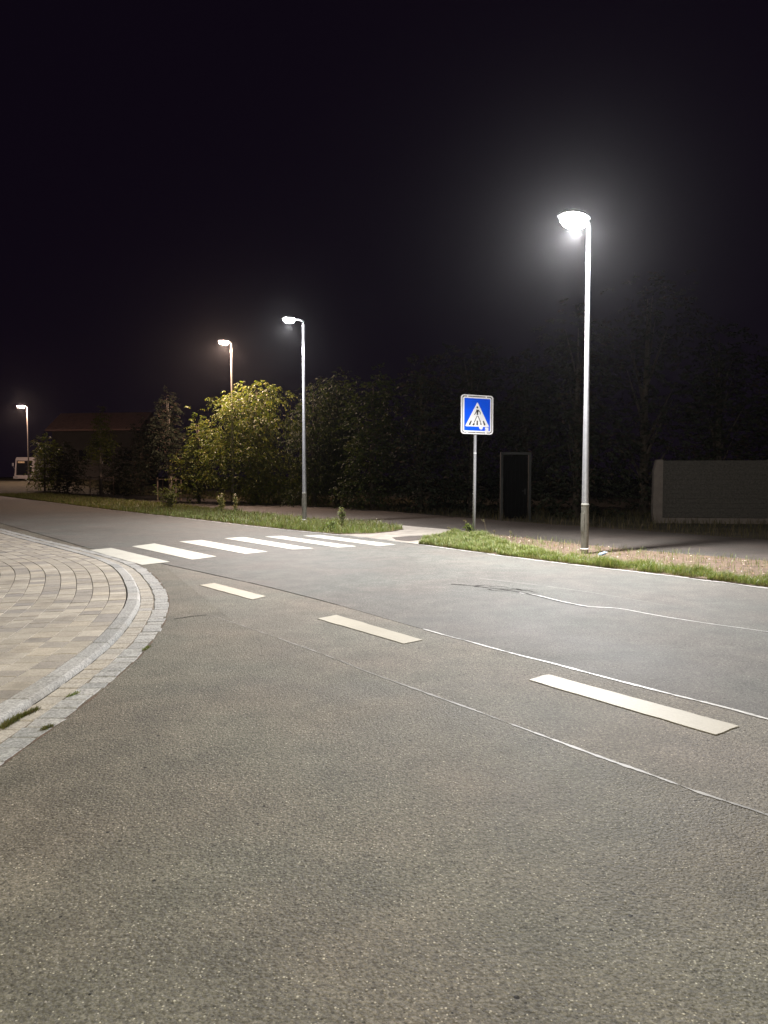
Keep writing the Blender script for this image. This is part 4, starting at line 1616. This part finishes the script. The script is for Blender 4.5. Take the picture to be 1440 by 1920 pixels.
# ------------------------------------------------------------------ wall of concrete posts and rough panels
wY = 24.2
wl = wp(1224, 862, wY)
wall = empty('garden_wall', (wl.x, wY, -0.03), math.radians(-8))
tag(wall, 'dim wall of rough panels between pale concrete posts beyond the footpath', 'wall')
WH = wl.z + 0.03
xx = 0.0
pw = 0.30
for i in range(4):
    mb = MB()
    # chamfered post, its outer bottom corner worn away
    mb.prism([(xx + 0.05, 0), (xx + pw, 0), (xx + pw, WH), (xx + 0.10, WH), (xx + 0.02, WH - 0.35), (xx, 0.35)] if i == 0 else [(xx, 0), (xx + pw, 0), (xx + pw, WH), (xx, WH)], -0.14, 0.14)
    mb.build('wall_post', M['post_conc'], wall)
    if i < 3:
        PL = 3.25
        mb = MB(); mb.box((xx + pw + PL / 2, 0, 0.09), (PL - 0.004, 0.2, 0.18)); mb.build('plinth', M['post_conc'], wall)
        k = 12
        for j in range(k):
            hh = (WH - 0.22) / k
            mb = MB()
            b_ = 0.012
            mb.box((xx + pw + PL / 2, random.uniform(-0.003, 0.003), 0.19 + hh * (j + 0.5)), (PL - 0.006, 0.13, hh - 0.004))
            mb.build('wall_panel', M['wall_panel'], wall)
    xx += pw + PL

# ------------------------------------------------------------------ barn with a red roof, far behind
bY = 88.0
A = wp(90, 806, bY); B = wp(270, 800, bY); T0 = wp(90, 792, bY + 6); T1 = wp(275, 776, bY + 3)
barn = empty('barn', (A.x, bY, 0.3), math.radians(-9))
tag(barn, 'dim building with a long red tiled roof far behind the slender young tree', 'building')
L = B.x - A.x
he = A.z - 0.3; hr = T1.z - 0.3
mb = MB(); mb.box((L / 2, 3.0, he / 2 - 0.1), (L - 0.6, 5.4, he - 0.2)); wb = mb.build('wall', M['render'], barn)
for i in range(4):
    mb = MB(); mb.box((1.4 + i * (L - 2.8) / 3, 0.28, he * 0.55), (1.0, 0.06, 1.2)); mb.build('window', M['vehicle_glass'], barn)
roofb = MB()
roofb.add([(-.3, -.2, he), (L + .3, -.2, he), (L + .3, 3, hr), (-.3, 3, hr), (-.3, 6.2, he), (L + .3, 6.2, he),
           (-.3, -.2, he - .15), (L + .3, -.2, he - .15), (L + .3, 6.2, he - .15), (-.3, 6.2, he - .15)],
          [(0, 1, 2, 3), (3, 2, 5, 4), (6, 7, 1, 0), (9, 8, 7, 6), (4, 5, 8, 9), (6, 0, 3, 4, 9), (1, 7, 8, 5, 2)])
roof = roofb.build('roof', M['roof_tile'], barn)
tl = MB()
nrow = 14; ncol = 40
for r in range(nrow):
    for c in range(ncol):
        k = (r + 0.5) / nrow
        x = (c + 0.5) / ncol * (L + 0.5) - 0.25
        y = -0.2 + 3.2 * k; z = he + (hr - he) * k + 0.04
        sl = math.atan2(hr - he, 3.2)
        tl.box((x, y, z), ((L + 0.5) / ncol - 0.03, 3.2 / nrow + 0.06, 0.03), Matrix.Rotation(sl + 0.03, 3, 'X'))
t_ = tl.build('roof_tiles', M['roof_tile'], roof)
t_['kind'] = 'stuff'

# ------------------------------------------------------------------ white vehicle parked beyond the bend
vY = 80.0
vl = wp(27, 898, vY); vr = wp(63, 898, vY); vt = wp(27, 857, vY)
gz = terrain(vl.x, vY) - 0.03
van = empty('parked_van', ((vl.x + vr.x) / 2, vY, gz))
tag(van, 'white high-fronted vehicle with a dark windscreen parked beyond the far shrub', 'van', )
W = vr.x - vl.x; zb = vl.z - gz; zt = vt.z - gz
mb = MB()
y0 = 0.0; Lb = 5.6
prof = [(y0, zb + 0.05), (y0, zb + 0.55), (y0 + 0.10, zb + 0.6), (y0 + 0.35, zt - 0.22), (y0 + 0.6, zt), (y0 + Lb, zt), (y0 + Lb, zb), (y0 + 0.1, zb)]
n = len(prof)
for sx in (-W / 2, W / 2):
    for (y, z) in prof:
        mb.v.append((sx, y, z))
mb.f.append(tuple(range(n))); mb.f.append(tuple(n + i for i in reversed(range(n))))
for i in range(n):
    j = (i + 1) % n
    mb.f.append((j, i, n + i, n + j))
body = mb.build('body', M['vehicle_white'], van)
mb = MB()
for (x0, x1) in ((-W / 2 + 0.22, W / 2 - 0.22),):
    z0, z1 = zb + 0.42, zt - 0.38
    mb.add([(x0, -0.035, z0), (x1, -0.035, z0), (x1, 0.16, z1), (x0, 0.16, z1), (x0, 0.3, z0), (x1, 0.3, z0), (x1, 0.42, z1), (x0, 0.42, z1)],
           [(0, 1, 2, 3), (1, 5, 6, 2), (4, 0, 3, 7), (3, 2, 6, 7), (5, 4, 7, 6), (1, 0, 4, 5)])
mb.build('windscreen', M['vehicle_glass'], body)
mb = MB(); mb.box((0, -0.09, zb + 0.16), (W * 1.02, 0.22, 0.26)); mb.build('bumper', M['vehicle_white'], body)
for sx in (-1, 1):
    mb = MB(); mb.box((sx * W * 0.36, -0.205, zb + 0.20), (0.34, 0.02, 0.15)); mb.build('headlight', M['chrome'], body)
    mb = MB(); mb.box((sx * (W / 2 + 0.16), 0.05, zb + (zt - zb) * 0.66), (0.14, 0.10, 0.32)); mb.tube([(sx * W / 2, 0.12, zb + 1.1), (sx * (W / 2 + 0.14), 0.06, zb + 1.35)], 0.02, 6)
    mb.build('mirror', M['chrome'], body)
    for yy in (0.9, Lb - 1.1):
        mb = MB(); mb.tube([(sx * (W / 2 - 0.24), yy, 0.34), (sx * (W / 2 - 0.02), yy, 0.34)], 0.34, 20); wh = mb.build('wheel', M['rubber'], van)
        mb = MB(); mb.tube([(sx * (W / 2 - 0.03), yy, 0.34), (sx * (W / 2 + 0.0), yy, 0.34)], 0.20, 16); mb.build('rim', M['chrome'], wh)
mb = MB(); mb.box((-0.25, -0.02, zt - 0.55), (0.72, 0.03, 0.20)); mb.build('screen_glint', M['glass_glint'], body)  # pale panel standing in for the lamp's reflection in the upper glass
mb = MB(); mb.box((0, 2.8, (0.34 + zb) / 2), (W - 0.7, Lb - 0.6, zb - 0.2)); mb.build('chassis', M['rubber'], van)

# small crushed bottle in the grass right of the near lamp
bb = gp(1123, 1047)
bt = empty('plastic_bottle', (bb[0], bb[1], 0.06), 0.6)
tag(bt, 'small bluish plastic bottle lying in the grass beside the near lamp post', 'bottle')
mb = MB(); mb.tube([(0, 0, 0), (0.02, 0, 0.005), (0.11, 0, 0.02), (0.16, 0, 0.03), (0.185, 0, 0.03), (0.20, 0, 0.03)], [0.026, 0.033, 0.030, 0.032, 0.014, 0.012], 12)
mb.build('bottle_body', M['plastic'], bt, smooth=True)
mb = MB(); mb.tube([(0.20, 0, 0.03), (0.22, 0, 0.031)], 0.015, 12); mb.build('cap', M['white_metal'], bt, smooth=True)

# ------------------------------------------------------------------ thin scattering volume, added to give the lamps a glare halo
HALO_DENSITY = 0.00016
if HALO_DENSITY > 0:
    mb = MB()
    mb.box((0, 30, 15), (300, 200, 34))
    hm = bpy.data.materials.new('halo_haze')
    hm.use_nodes = True
    nt = hm.node_tree
    for n_ in list(nt.nodes):
        if n_.type == 'BSDF_PRINCIPLED':
            nt.nodes.remove(n_)
    vp = nt.nodes.new('ShaderNodeVolumePrincipled')
    vp.inputs['Color'].default_value = (0.92, 0.93, 0.96, 1)
    vp.inputs['Density'].default_value = HALO_DENSITY
    vp.inputs['Anisotropy'].default_value = 0.9
    nt.links.new(vp.outputs[0], nt.nodes['Material Output'].inputs['Volume'])
    hz = mb.build('halo_haze', hm)
    hz['kind'] = 'stuff'
